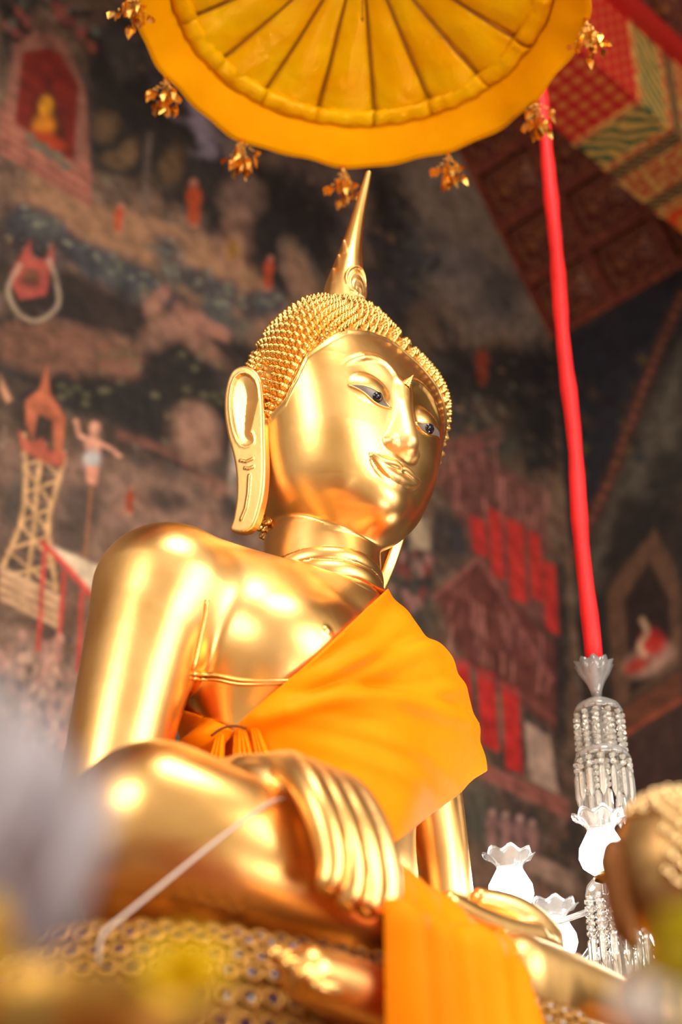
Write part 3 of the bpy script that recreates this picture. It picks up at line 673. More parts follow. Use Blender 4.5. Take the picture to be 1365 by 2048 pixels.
# palace on the right of the wall
p.poly([(870, 1190), (960, 1115), (1110, 1290), (1112, 1460), (930, 1330)], S(104, 50, 44), .85, 8)
p.poly([(880, 960), (950, 880), (1000, 930), (1090, 990), (1110, 1270), (1000, 1180), (960, 1110), (930, 1060)], S(118, 70, 64), .75, 10)
for x, y0, y1, w in [(955, 1030, 1105, 30), (990, 1015, 1150, 26), (1030, 1035, 1195, 34), (1068, 1060, 1195, 24), (1098, 1120, 1260, 26)]:
    p.poly([(x-w/2, y0), (x+w/2, y0+w*.4), (x+w/2+8, y1+w*.4), (x-w/2+8, y1)], S(186, 52, 46), .95, 3)
for x, y0, y1, w in [(925, 1315, 1440, 26), (972, 1335, 1490, 36), (1020, 1365, 1535, 34)]:
    p.poly([(x-w/2, y0), (x+w/2, y0+w*.4), (x+w/2+10, y1+w*.4), (x-w/2+10, y1)], S(186, 44, 42), .98, 3)
p.poly([(1048, 1440), (1100, 1475), (1118, 1590), (1062, 1560)], S(180, 150, 134), .95, 3)
p.poly([(820, 1030), (860, 1040), (862, 1100), (822, 1100)], S(180, 158, 132), .8, 5); p.poly([(900, 1040), (925, 1050), (928, 1110), (902, 1098)], S(60, 54, 58), .9, 4)
p.poly([(945, 1515), (1135, 1600), (1140, 1640), (948, 1548)], S(150, 92, 82), .95, 4); p.line([(945, 1535), (1140, 1622)], 3, S(100, 56, 52), .8, 2)
p.poly([(1010, 1680), (1150, 1745), (1150, 1790), (1000, 1715)], S(158, 128, 112), .9, 5)
for k in range(70):                                # roof filigree
    x = RNG.uniform(880, 1110); y = 900+RNG.uniform(0, 110)+(x-900)*.35 if k % 2 else 1220+RNG.uniform(0, 90)+(x-900)*.45
    p.line([(x, y), (x+RNG.uniform(-6, 6), y-RNG.uniform(18, 60))], 4, [S(160, 104, 98), S(96, 50, 48), S(180, 122, 112)][k % 3], .8, 2)
for k in range(16): p.line([(905+k*12, 1185+k*6), (905+k*12, 1140+k*14)], 3, S(176, 118, 112), .5, 2)
p.line([(868, 1195), (900, 1170), (958, 1115), (1000, 1180), (1060, 1290), (1105, 1360)], 8, S(158, 98, 92), .8, 3); p.line([(850, 1280), (930, 1330), (1040, 1390), (1110, 1440)], 8, S(140, 82, 76), .8, 4)
p.line([(880, 965), (920, 905), (1000, 880)], 7, S(150, 92, 84), .8, 4); p.poly([(880, 900), (900, 880), (1000, 860), (940, 900)], S(130, 76, 66), .7, 6)
for k in range(26): p.blob(770+RNG.uniform(0, 90), 1110+RNG.uniform(0, 110), 8, 14, [S(176, 124, 118), S(130, 60, 54), S(96, 92, 80)][k % 3], .7, RNG.uniform(-30, 30), .4)
for x, h in [(985, 70), (1012, 76), (1040, 80), (1065, 76)]: figure(x, 1655+(x-985)*.3, h, S(150, 110, 104), S(176, 140, 132))
painted_wall('wall_back', P, F, p.C)

# right wall
YA = axis(-6.5, 1.0, WY-.01, WY, .018, .3); ZB = axis(0, 3.6, 10.9, 11.2, .02, .3)
P, F = wall_grid(YA, ZB, lambda G: np.column_stack([np.full(len(G), WX), G[:, 0], G[:, 1]])); F = F[:, ::-1]
p = Painter(P, S(50, 42, 38)); p._rn = p.noise(8, 3, 17); n1 = p.noise(1.4, 3, 4); n2 = p.noise(5, 3, 8)
p.mix(np.clip((n1-.45)*5, 0, 1)*.7, S(70, 56, 46)); p.mix(np.clip((n2-.55)*6, 0, 1)*.5, S(36, 34, 40))
p.poly([(1120, 680), (1365, 540), (1365, 620), (1210, 960), (1130, 1150)], S(38, 38, 48), .85, 14)
p.poly([(1365, 690), (1365, 1000), (1240, 1000), (1200, 1170), (1130, 1250), (1210, 1020)], S(92, 84, 74), .85, 18)
for k in range(24): p.blob(RNG.uniform(1130, 1300), RNG.uniform(680, 1000), 14, 10, [S(42, 46, 66), S(110, 92, 44), S(30, 28, 34), S(84, 60, 44)][k % 4], .6, 40, .5, .6)
p.line([(1365, 590), (1290, 770), (1220, 960), (1130, 1150)], 26, S(84, 52, 42), .95, 4)
for k in range(26):
    t = k/25; x = np.interp(t, [0, .33, .66, 1], [1365, 1290, 1220, 1130]); y = np.interp(t, [0, .33, .66, 1], [590, 770, 960, 1150]); p.blob(x, y, 5, 7, S(140, 84, 66), .8, 20)
for (x, y, rx, ry) in [(1300, 1050, 60, 60), (1250, 1120, 40, 60), (1340, 960, 40, 60), (1200, 1250, 40, 60), (1330, 1540, 60, 50), (1180, 1480, 60, 70)]: p.blob(x, y, rx, ry, S(38, 34, 32), .8, 0, .4, .9)
p.poly([(1215, 1190), (1250, 1130), (1310, 1060), (1350, 1130), (1365, 1200), (1365, 1330), (1230, 1420)], S(104, 76, 58), .9, 6); p.poly([(1250, 1200), (1300, 1120), (1340, 1200), (1345, 1330), (1260, 1390)], S(44, 30, 26), 1, 5)
p.blob(1300, 1320, 50, 28, S(176, 140, 122), .9, -25); p.blob(1305, 1285, 26, 26, S(170, 44, 38), .95, 0); p.blob(1275, 1330, 26, 14, S(166, 50, 40), .9, -30); p.line(smooth_path([(1285, 1240), (1295, 1265), (1280, 1290), (1290, 1310)], 12), 11, S(190, 160, 130), .9, 3)
p.poly([(1240, 1420), (1365, 1340), (1365, 1405), (1245, 1478)], S(110, 66, 46), .9, 4); p.line([(1240, 1475), (1365, 1398)], 8, S(150, 76, 50), .95, 3)
p.poly([(1240, 1495), (1365, 1415), (1365, 1640), (1240, 1640)], S(70, 46, 40), .8, 10)
painted_wall('wall_right', P, F, p.C)

# sloping coffered ceiling over the aisle
K0 = np.array([WX+.02, WY, 10.70]); SD = np.array([4.80-5.97, 0, 12.26-10.76]); SD /= np.linalg.norm(SD); SN = np.cross(SD, [0, -1.0, 0]); SN = SN if SN[2] < 0 else -SN
M['ceil'] = noise_col(principled('ceiling_red_gilt', (.2, .04, .02), .6), S(86, 30, 18), S(150, 84, 40), 26, .48, .64, 3)
M['ceil_rib'] = noise_col(principled('ceiling_rib_red', (.2, .05, .03), .55), S(104, 36, 22), S(142, 70, 36), 18, .5, .66, 3)
def slope_box(s0, s1, y0, y1, t0, t1):
    c = [K0+SD*s+np.array([0, y, 0])+SN*t for t in (t0, t1) for s, y in ((s0, y0), (s1, y0), (s1, y1), (s0, y1))]
    return np.array(c), [(0, 1, 2, 3), (7, 6, 5, 4), (0, 4, 5, 1), (1, 5, 6, 2), (2, 6, 7, 3), (3, 7, 4, 0)]
V, F = slope_box(-.1, 3.3, -9.5, 0, -.15, -.03); ceil = tag(link('ceiling', mesh_from('ceiling', V, F, False), M['ceil']), kind='structure')
NS, NY = 6, 14; ds, dy = 3.2/NS, 9.24/NY
pm = None
for i in range(NS):
    for j in range(NY):
        o0 = K0+SD*(i*ds)-np.array([0, j*dy, 0])
        if pm is None:
            c = [SD*s-np.array([0, y, 0])+SN*t for t, m in ((-.03, .07), (-.005, .07), (-.005, .13), (.02, .2)) for s, y in ((m, m), (ds-m, m), (ds-m, dy-m), (m, dy-m))]
            f = [(8, 9, 10, 11)] and []
            for k in range(3):
                for q in range(4): f.append((k*4+q, k*4+(q+1) % 4, k*4+4+(q+1) % 4, k*4+4+q))
            f.append((12, 13, 14, 15)); pm = mesh_from('panel', c, f, False); pm.materials.append(M['ceil'])
        if j > 6 and i > 3: continue
        o = link('panel', pm, None, ceil); o.location = o0
for i in range(NS+1):
    V, F = slope_box(i*ds-.055, i*ds+.055, -9.3, 0, -.03, .05); link('rib', mesh_from('rib', V, F, False), M['ceil_rib'], ceil)
for j in range(NY+1):
    V, F = slope_box(0, 3.2, -j*dy-.05, -j*dy+.05, -.03, .045); link('rib', mesh_from('rib', V, F, False), M['ceil_rib'], ceil)
def box_arrays(lo, hi):
    x0, y0, z0 = lo; x1, y1, z1 = hi
    return np.array([(x0, y0, z0), (x1, y0, z0), (x1, y1, z0), (x0, y1, z0), (x0, y0, z1), (x1, y0, z1), (x1, y1, z1), (x0, y1, z1)]), [(3, 2, 1, 0), (4, 5, 6, 7), (0, 1, 5, 4), (1, 2, 6, 5), (2, 3, 7, 6), (3, 0, 4, 7)]
V, F = box_arrays((-6, -7, 13.2), (4.0, WY, 13.35)); tag(link('ceiling_high', mesh_from('ceiling_high', V, F, False), M['ceil']), kind='structure')
V, F = box_arrays((-6, -9, -.12), (WX, WY, 0)); M['floor'] = noise_col(principled('floor_stone', (.2, .1, .08), .35), S(96, 60, 44), S(130, 88, 64), 1.2)
tag(link('floor', mesh_from('floor', V, F, False), M['floor']), kind='structure')

# painted tie beam
BZ, BY0, BY1 = 10.0, .66, 1.22
beam = empty('tie_beam', (1.8, .94, BZ)); tag(beam, kind='structure')
def band_mat(name, c0, c1, scale, kind):
    m = principled(name, c0, .6); nt = m.node_tree; b = nt.nodes['Principled BSDF']; tc = add(nt, 'ShaderNodeTexCoord')
    if kind == 'wave':
        t = add(nt, 'ShaderNodeTexWave', wave_type='BANDS', bands_direction='DIAGONAL'); t.inputs['Scale'].default_value = scale; t.inputs['Distortion'].default_value = 6; o = t.outputs['Fac']
    elif kind == 'flower':
        t = add(nt, 'ShaderNodeTexVoronoi', feature='F1'); t.inputs['Scale'].default_value = scale; t.inputs['Randomness'].default_value = 0.0; o = t.outputs['Distance']
    else:
        t = add(nt, 'ShaderNodeTexNoise'); t.inputs['Scale'].default_value = scale; o = t.outputs['Fac']
    nt.links.new(tc.outputs['Object'], t.inputs['Vector']); r = add(nt, 'ShaderNodeValToRGB')
    e = {'wave': (.4, .6), 'flower': (.28, .42), 'noise': (.42, .55)}[kind]
    r.color_ramp.elements[0].position, r.color_ramp.elements[1].position = e; r.color_ramp.elements[0].color = (*c1, 1); r.color_ramp.elements[1].color = (*c0, 1)
    nt.links.new(o, r.inputs[0]); nt.links.new(r.outputs[0], b.inputs['Base Color']); return m
BM = dict(red=band_mat('beam_red', S(184, 30, 22), S(206, 104, 48), 9.5, 'flower'), green=band_mat('beam_green', S(66, 92, 60), S(196, 150, 70), 5, 'wave'), navy=band_mat('beam_navy', S(40, 42, 50), S(150, 110, 50), 9, 'wave'), gold=band_mat('beam_gold', S(176, 80, 44), S(200, 150, 76), 22, 'noise'), orange=band_mat('beam_orange', S(214, 70, 22), S(226, 150, 60), 8, 'noise'))
xs = [(-6, 1.9, 'red'), (1.9, 2.3, 'gold'), (2.3, 3.58, 'red'), (3.58, 3.63, 'gold'), (3.63, 3.93, 'green'), (3.93, 3.98, 'gold'), (3.98, 4.12, 'navy'), (4.12, 4.42, 'gold'), (4.42, 4.56, 'navy'), (4.56, 4.64, 'gold'), (4.64, WX, 'orange')]
for i, (a, b, k) in enumerate(xs):
    g = .012 if i % 2 else 0
    V, F = box_arrays((a, BY0-g, BZ-g), (b, BY1+g, BZ+.80)); link('painted_band', mesh_from('painted_band', V, F, False), BM[k], beam)
M['rail'] = principled('rail_red', S(176, 28, 22), .5)
V, F = box_arrays((-6, BY0-.09, BZ+.80), (WX, BY1+.09, BZ+.98)); link('moulding', mesh_from('moulding', V, F, False), M['rail'], beam)
# ------------------------------------------------------------------ orange cloths
def cut_mesh(name, P, Q, planes):
    me = fast_mesh(name, P, Q); bm = bmesh.new(); bm.from_mesh(me); bpy.data.meshes.remove(me)
    for co, no in planes:                                   # keep the side the normal points to
        g = bm.verts[:]+bm.edges[:]+bm.faces[:]
        bmesh.ops.bisect_plane(bm, geom=g, dist=1e-5, plane_co=Vector(co), plane_no=Vector(no), clear_inner=True)
    return bm
def plane_px(a, b, d1, d2, keep):
    """plane through two points of the place and their lines of sight, keeping the side of `keep`"""
    n = np.cross(a-d1, b-d2); n = np.cross(b-a, d1); n /= np.linalg.norm(n)
    return (a, n if (keep-a) @ n > 0 else -n)
def hull_sdf(P): return hull0(P)-.012
def hull0(P):
    d = smin(torso_sdf(P), larm_sdf(P)+.018, .16)
    return smin(d, rcone(P, (.05, -.06, 3.75), (.54, .03, 3.95), .20, .13), .20)
knot = cast(hull_sdf, 470, 1462); neck = cast(hull_sdf, 745, 1205)
P, Q = sculpt(lambda p: hull_sdf(p)-.010, (-.75, -.55, 3.1), (1.0, .55, 4.55), .011, 2)
low1, low2 = cast(hull_sdf, 930, 1570), cast(hull_sdf, 775, 1694)
mid = cast(hull_sdf, 760, 1450)
def pl(pa, pb, keep): return plane_px(pa, pb, ray(*project(pa[None])[0]), None if False else ray(*project(pb[None])[0]), keep)
up_pl = pl(knot, neck, mid); lo_pl = pl(low1, low2, mid)
vk = (knot, np.array([.80, -.60, 0]))                       # vertical cut through the tie
bmA = cut_mesh('a', P, Q, [up_pl, lo_pl, vk])
bt = cast(hull_sdf, 372, 1424); bb = knot+np.array([-.10, .30, -.42])
pB1 = pl(knot, bt, knot+np.array([0, 0, -.2]))
nB = np.cross(bb-knot, np.array([-.6, -.8, 0])); nB /= np.linalg.norm(nB); nB = nB if nB[2] > 0 else -nB
bmB = cut_mesh('b', P, Q, [pB1, (knot, nB), (knot, -vk[1])])
e1 = (cast(hull_sdf, 930, 1440)-knot); e1 /= np.linalg.norm(e1); e2 = np.array([0, 0, 1.0])-e1*e1[2]; e2 /= np.linalg.norm(e2)
ln = RNG.random(40)
def fold(p, side):
    v = p-knot; a, b = v @ e1*side, v @ e2; r = math.hypot(a, b); ph = math.atan2(b, abs(a)+1e-6)
    f = 0.0
    for c, w0, am in ((.62, .05, .010), (.44, .05, .014), (.34, .035, .012), (.22, .04, .016), (.10, .03, .013), (.03, .03, .015), (-.07, .04, .008), (-.24, .05, .006), (-.45, .06, .006)):
        wd = max(w0, .026/max(r, .05)); c2 = c+.05*math.sin(r*5+c*20); f += am*math.exp(-((ph-c2)/wd)**2)-.5*am*math.exp(-((ph-c2-wd*1.7)/wd)**2)
    f *= 1.7*min(1, r/.12)*max(.12, 1-r*.62)
    f += .004*math.sin(23*a+7*b+3*math.sin(9*b))*min(1, r/.3)
    return f
def finish(bm, side):
    bm.normal_update()
    for v in bm.verts:
        v.co += v.normal*fold(np.array(v.co), side)
    bmesh.ops.smooth_vert(bm, verts=[v for v in bm.verts if not v.is_boundary], factor=.5, use_axis_x=True, use_axis_y=True, use_axis_z=True)
finish(bmA, 1); finish(bmB, -1)
sash = empty('orange_sash', tuple(knot)); tag(sash, 'orange cloth sash tied across the chest and left shoulder of the statue', 'sash')
for nm, bm in (('sash_cloth', bmA), ('sash_cloth', bmB)):
    o = link(nm, bm_mesh(nm, bm), M['orange'], sash); so = o.modifiers.new('thickness', 'SOLIDIFY'); so.thickness = .010; so.offset = 1
# pointed corner standing off the arm
ca, cb, cc = cast(hull_sdf, 925, 1400), cast(hull_sdf, 930, 1490), along(959, 1447, np.linalg.norm(cast(hull_sdf, 932, 1445)-CAM)-.01)
rows = []
for i in range(6):
    t = i/5; 
    for j in range(6):
        s = j/5; q = (ca*(1-s)+cb*s)*(1-t)+cc*t; rows.append(q-cF*(.045-.03*t)+cR*.0)
V = np.array(rows); F = [(i*6+j, i*6+j+1, i*6+j+7, i*6+j+6) for i in range(5) for j in range(5)]
o = link('sash_corner', mesh_from('sash_corner', V, F), M['orange'], sash); so = o.modifiers.new('thickness', 'SOLIDIFY'); so.thickness = .008; so.offset = 0
# gathered tails below the tie
kn = grad(hull_sdf, knot[None], 3e-3)[0]; sd = np.cross([0, 0, 1.0], kn); sd /= np.linalg.norm(sd); sd = sd if sd @ cR > 0 else -sd
for x0, x1, L, sp in ((-.035, -.075, .30, .08), (.035, .085, .32, .10), (.075, .16, .30, .06)):
    V = []; nu, nv = 15, 9
    for i in range(nv):
        t = i/(nv-1)
        for j in range(nu):
            s = j/(nu-1)-.5
            V.append(knot+sd*((x0*(1-t)+x1*t)+s*(.02+sp*t))+np.array([0, 0, 1.0])*(-L*t-.005)+kn*(.030+.014*math.cos(s*18)*(.4+t)))
    F = [(i*nu+j, i*nu+j+1, (i+1)*nu+j+1, (i+1)*nu+j) for i in range(nv-1) for j in range(nu-1)]
    o = link('sash_tail', mesh_from('sash_tail', V, F), M['orange'], sash); so = o.modifiers.new('thickness', 'SOLIDIFY'); so.thickness = .008; so.offset = 0
M['cord'] = principled('brown_cord', S(120, 60, 10), .7)
arc = [knot+sd*x+kn*(.04+.012*math.cos(x*20))+np.array([0, 0, z]) for x, z in ((-.06, -.012), (-.03, .004), (0, .01), (.03, .006), (.055, -.004))]
tube('tie_cord', smooth_path(arc, 14), .004, M['cord'], sash, 6)

# cloth over the lap, falling over the shins
def lap_sdf(P):
    d = smin(legs_sdf(P), torso_sdf(P), .10)
    q = np.abs(P-np.array([-.20, -.92, 2.48]))-np.array([.60, .14, .33]); 
    bx = np.linalg.norm(np.maximum(q, 0), axis=1)+np.minimum(q.max(1), 0)-.04
    return smin(d, bx, .07)
P, Q = sculpt(lambda p: lap_sdf(p)-.016, (-.95, -1.25, 2.1), (.75, .1, 3.35), .013, 2)
tl, tr, bl, br = cast(lap_sdf, 777, 1762), cast(lap_sdf, 1022, 1892), cast(lap_sdf, 772, 2040), cast(lap_sdf, 1088, 2040)
cen = cast(lap_sdf, 900, 1950)
bm = cut_mesh('lap', P, Q, [pl(tl, bl, cen), pl(tr, br, cen), (np.array([0, 0, 2.20]), np.array([0, 0, 1.0])), (np.array([0, -.55, 0]), np.array([0, -1.0, 0]))])
bm.normal_update()
for v in bm.verts:
    c = np.array(v.co); x = c[0]+.25*c[1]; dn = min(1, max(0, (3.05-c[2])/.25))
    v.co += v.normal*(.010*math.sin(x*24+3*c[2])+.007*math.sin(x*47+1.3+5*c[2]))*(.35+.8*dn)
lap = link('lap_cloth', bm_mesh('lap_cloth', bm), M['orange']); so = lap.modifiers.new('thickness', 'SOLIDIFY'); so.thickness = .010; so.offset = 1
tag(lap, 'orange cloth draped over the crossed shins of the golden statue', 'cloth')

# white sacred thread over the shin
top = [(562, 1606), (545, 1608), (520, 1620), (480, 1648), (420, 1692)]
tp = on_body(top, .012); tp[-1] = along(420, 1692, np.linalg.norm(tp[-1]-CAM)-.05)
end = [along(330, 1765, np.linalg.norm(tp[-1]-CAM)-.12), along(240, 1838, np.linalg.norm(tp[-1]-CAM)-.20), along(205, 1870, np.linalg.norm(tp[-1]-CAM)-.22), along(196, 1925, np.linalg.norm(tp[-1]-CAM)-.22)]
M['thread'] = principled('white_thread', (.62, .52, .45), .8)
th = tube('white_thread', smooth_path(np.vstack([tp, end]), 50), .004, M['thread'], None, 8)
tag(th, 'thin white thread stretched across the golden shin', 'thread')
# ------------------------------------------------------------------ tiered parasol overhead
PC = np.array([0, -.21, 7.34]); RIM, RING, NR = .965, .835, 18
parasol = empty('parasol', tuple(PC)); tag(parasol, 'yellow gold satin ceremonial parasol with hanging tassels above the statue', 'parasol')
M['satin'] = noise_col(principled('yellow_satin', (.95, .5, .02), .27), S(252, 172, 0), S(255, 192, 8), 5, bump=.5, bscale=9, dist=.03)
M['valance'] = noise_col(principled('yellow_valance', (.9, .42, .01), .6), S(244, 158, 0), S(252, 168, 4), 4)
for k_ in ('satin', 'valance'):
    b_ = M[k_].node_tree.nodes['Principled BSDF']; b_.inputs['Specular Tint'].default_value = (1, .62, .12, 1); b_.inputs['Specular IOR Level'].default_value = .7 if k_ == 'satin' else .2
M['rib'] = principled('rib_brown', S(150, 88, 10), .5)
M['charm'] = noise_col(principled('gold_charm', (.9, .6, .2), .3, 1.0), S(220, 150, 50), S(250, 200, 110), 30)
def cone_z(r): return .30*(1-r/RING)**1.25*1.0+.06
def pol(a, r, z): return PC+np.array([r*math.cos(a), r*math.sin(a), z])
da = 2*math.pi/NR
for k in range(NR):
    V = []; nu, nv = 9, 15
    for i in range(nv):
        t = i/(nv-1); r = .02+(RING-.02)*t
        for j in range(nu):
            s = j/(nu-1); a = (k+s)*da
            puff = .05*math.sin(math.pi*s)*t+.012*math.sin(9*t+2.3*k)*math.sin(2*math.pi*s)*t+.008*math.sin(17*t+k)*t
            V.append(pol(a, r, cone_z(r)-puff*.55))
    F = [(i*nu+j, (i+1)*nu+j, (i+1)*nu+j+1, i*nu+j+1) for i in range(nv-1) for j in range(nu-1)]
    o = link('canopy_panel', mesh_from('canopy_panel', V, F), M['satin'], parasol); so = o.modifiers.new('thickness', 'SOLIDIFY'); so.thickness = .006; so.offset = 1
    tube('rib', [pol(k*da, r, cone_z(r)-.008) for r in np.linspace(.03, RING, 8)], .0042, M['rib'], parasol, 6)
    # gathered hem strip inside the ring
    V = []
    for i in range(5):
        for j in range(9):
            a = (k+j/8)*da; r = RING-.085+.085*i/4; V.append(pol(a, r, cone_z(r)-.022-.016*math.sin(math.pi*i/4)+.007*math.sin(j*2.1+k)))
    F = [(i*9+j, (i+1)*9+j, (i+1)*9+j+1, i*9+j+1) for i in range(4) for j in range(8)]
    o = link('hem_strip', mesh_from('hem_strip', V, F), M['satin'], parasol); so = o.modifiers.new('thickness', 'SOLIDIFY'); so.thickness = .005; so.offset = 1
an = np.linspace(0, 2*math.pi, 120, endpoint=False)
tube('hoop', [pol(a, RING+.002, .052) for a in an], .0065, M['rib'], parasol, 8, closed=True)
NT = 12; TA0 = None
V = []; nu = 240; nv = 9
def scal(a): return .5-.5*math.cos(NT*(a-TPH))
TPH = math.atan2(*(hit(690, 325, 2, 7.2)-PC)[[1, 0]])
for i in range(nv):
    t = i/(nv-1)
    for j in range(nu):
        a = 2*math.pi*j/nu; r = RING+(RIM-RING)*t+.010*math.sin(a*9+1)*t+.006*math.sin(a*23)*t
        V.append(pol(a, r, .055-t*(.135+.012*(1-scal(a)))-.012*math.sin(math.pi*t)))
F = [(i*nu+j, (i+1)*nu+j, (i+1)*nu+(j+1) % nu, i*nu+(j+1) % nu) for i in range(nv-1) for j in range(nu)]
o = link('valance', mesh_from('valance', V, F), M['valance'], parasol); so = o.modifiers.new('thickness', 'SOLIDIFY'); so.thickness = .005; so.offset = 0
tube('hem_seam', [pol(2*math.pi*j/nu, RIM+.004+.010*math.sin(2*math.pi*j/nu*9+1)+.006*math.sin(2*math.pi*j/nu*23), .055-.135-.012*(1-scal(2*math.pi*j/nu))) for j in range(nu)], .0035, M['valance'], parasol, 6, closed=True)
# shaft and small pendant at the hub
V, F = lathe_arrays([(.001, .40), (.03, .40), (.03, .30), (.018, .28), (.026, .25), (.020, .21), (.006, .19), (.004, .0), (.013, -.02), (.010, -.045), (.003, -.055), (.003, -.17), (.007, -.18), (.001, -.20)], 16, tuple(PC)); link('hub_pendant', mesh_from('hub_pendant', V, F), M['rib'], parasol)
tube('shaft', [PC+np.array([0, 0, .38]), PC+np.array([0, 0, 6.0])], .022, M['rib'], parasol, 12)
# outer top of the canopy
V, F = lathe_arrays([(RING+.004, .07), (RING*.6, .20), (.10, .40), (.02, .44)], 54, tuple(PC)); o = link('canopy_top', mesh_from('canopy_top', V, F), M['valance'], parasol)
# tassels: bead strings ending in small gold leaf charms
lv = np.array([(0, 0, 0), (.010, .003, -.014), (.012, .004, -.026), (0, .001, -.046), (-.012, .004, -.026), (-.010, .003, -.014), (0, -.007, -.022)])*1.6
lm = mesh_from('leaf_charm', lv, [(0, 1, 6), (1, 2, 6), (2, 3, 6), (3, 4, 6), (4, 5, 6), (5, 0, 6), (0, 5, 4, 3, 2, 1)], False); lm.materials.append(M['charm'])
bmz = bmesh.new(); bmesh.ops.create_icosphere(bmz, subdivisions=1, radius=.0065); bead_me = bm_mesh('bead', bmz); bead_me.materials.append(M['charm'])
for k in range(NT):
    a = TPH+2*math.pi*k/NT; base = pol(a, RIM+.006, .055-.147)
    V, F = lathe_arrays([(.001, .012), (.010, .010), (.013, 0), (.009, -.012), (.012, -.020), (.004, -.03)], 10, tuple(base))
    ts = link('tassel', mesh_from('tassel', V, F), M['charm'], parasol)
    nst = 12
    for q in range(nst):
        b = 2*math.pi*q/nst+k; rr = (.014, .038, .060)[q % 3]; ln_ = .085+.028*((q*7+k) % 3)
        tip = base+np.array([rr*math.cos(b), rr*math.sin(b), -ln_])
        for u in (.35, .65, .9):
            o = link('bead', bead_me, None, ts); o.location = base*(1-u)+tip*u+np.array([0, 0, -.006*math.sin(u*3)])
        for w in range(2):
            o = link('leaf_charm', lm, None, ts); o.location = tip+np.array([.010*math.cos(b+w*2), .010*math.sin(b+w*2), -.012*w]); o.rotation_euler = (.35*math.cos(b*3+w), .35*math.sin(b*2+w), b+w*1.9)
# ------------------------------------------------------------------ chandelier on a red sleeved chain
AX = np.array([1.262, -.198]); ZT = 4.57
def zpx(y):                                    # height on the chandelier axis seen at image row y
    a, b = 2.0, 9.0
    for _ in range(40):
        m = .5*(a+b)
        if project(np.array([[AX[0], AX[1], m]]))[0, 1] > y: a = m
        else: b = m
    return .5*(a+b)
M['red_cloth'] = noise_col(principled('red_cloth', S(222, 16, 22), .6), S(206, 10, 18), S(232, 24, 28), 6)
pts = []; rad = []
for i in range(80):
    t = i/79; z = ZT-.01+t*(13.2-ZT+.01); pts.append((AX[0]+.004*math.sin(z*7), AX[1]+.004*math.cos(z*5), z)); rad.append(.034-.0*t+.0025*math.sin(z*11)+.002*math.sin(z*29))
slv = tube('cable_sleeve', pts, rad, M['red_cloth'], None, 16)
tag(slv, 'long red cloth sleeve around the hanging cable of the glass chandelier', 'cable')
ch = empty('chandelier', (AX[0], AX[1], 3.1)); tag(ch, 'crystal glass chandelier with ruffled white lamps beside the statue', 'chandelier')
M['glass'] = principled('clear_glass', (.95, .95, .95), .06, 0, IOR=1.45, Transmission_Weight=.88)
M['cut'] = principled('cut_crystal', (.95, .93, .88), .04, 0, IOR=1.5, Transmission_Weight=.82)
M['brass'] = principled('aged_brass', S(120, 90, 50), .35, 1.0)
M['lamp'] = principled('lit_opal_glass', (1, .97, .92), .4); bb_ = M['lamp'].node_tree.nodes['Principled BSDF']; bb_.inputs['Emission Color'].default_value = (1, .93, .84, 1); bb_.inputs['Emission Strength'].default_value = 20.0
def at(z): return (AX[0], AX[1], z)
def gl(name, prof, z, n=32, mat='glass', flute=0, fl_n=8):
    V, F = lathe_arrays(prof, n, (0, 0, 0)); V = V.copy()
    if flute:
        a = np.arctan2(V[:, 1], V[:, 0]); r = np.hypot(V[:, 0], V[:, 1]); w = np.clip((V[:, 2]-prof[0][1])/(prof[-1][1]-prof[0][1]+1e-9), 0, 1)
        m = 1+flute*np.cos(fl_n*a)*w; V[:, 0] *= m; V[:, 1] *= m; V[:, 2] += .06*flute*np.cos(fl_n*a)*w
    o = link(name, mesh_from(name, V+np.array([AX[0], AX[1], z]), F), M[mat], ch); so = o.modifiers.new('thickness', 'SOLIDIFY'); so.thickness = .004; so.offset = 0
    return o
z0, z1, z2, z3, z4, z5 = zpx(1328), zpx(1392), zpx(1425), zpx(1520), zpx(1640), zpx(1790)
gl('flared_bowl', [(.016, z1-z0-.01), (.020, z1-z0+.02), (.032, (z1-z0)*.6), (.055, (z1-z0)*.3), (.072, 0)], z0, 40, 'glass', .10, 10)
gl('glass_dome', [(.020, .05), (.050, .042), (.082, .020), (.092, -.004), (.088, -.012)], z2)
gl('glass_dome', [(.030, .05), (.062, .042), (.094, .022), (.104, -.002), (.100, -.010)], z3)
gl('glass_dome', [(.040, .07), (.075, .058), (.098, .030), (.104, 0), (.085, -.020), (.03, -.03)], z5)
tube('stem', [at(z0), at(z5-.45)], .014, M['cut'], ch, 12)
bmz = bmesh.new(); bmesh.ops.create_icosphere(bmz, subdivisions=1, radius=.0125); bead_c = bm_mesh('bead', bmz, False); bead_c.materials.append(M['cut'])
pv, pf = lathe_arrays([(.001, .008), (.010, 0), (.012, -.012), (.012, -.085), (.008, -.098), (.001, -.112)], 6); prism = mesh_from('prism', pv, pf, False); prism.materials.append(M['cut'])
hk = mesh_from('hook', *lathe_arrays([(.003, .012), (.004, 0), (.003, -.006)], 6)); hk.materials.append(M['brass'])
def strand(x, y, z, n, step, last=None):
    s = link('crystal_strand', hk, None, ch); s.location = (x, y, z); loc = Matrix.Translation((x, y, z)); s.matrix_world = loc; bpy.context.view_layer.update() if False else None
    for i in range(n):
        b = bpy.data.objects.new('bead', bead_c); COL.objects.link(b); b.parent = s; b.location = (0, 0, -.014-i*step); b.rotation_euler = (0, 0, i)
    if last:
        b = bpy.data.objects.new('prism', last); COL.objects.link(b); b.parent = s; b.location = (0, 0, -.014-n*step)
for k in range(12):
    a = 2*math.pi*k/12; strand(AX[0]+.088*math.cos(a), AX[1]+.088*math.sin(a), z2-.010, 7, .0235)
for k in range(8):
    a = 2*math.pi*k/8+.3; strand(AX[0]+.052*math.cos(a), AX[1]+.052*math.sin(a), z2-.006, 6, .0235)
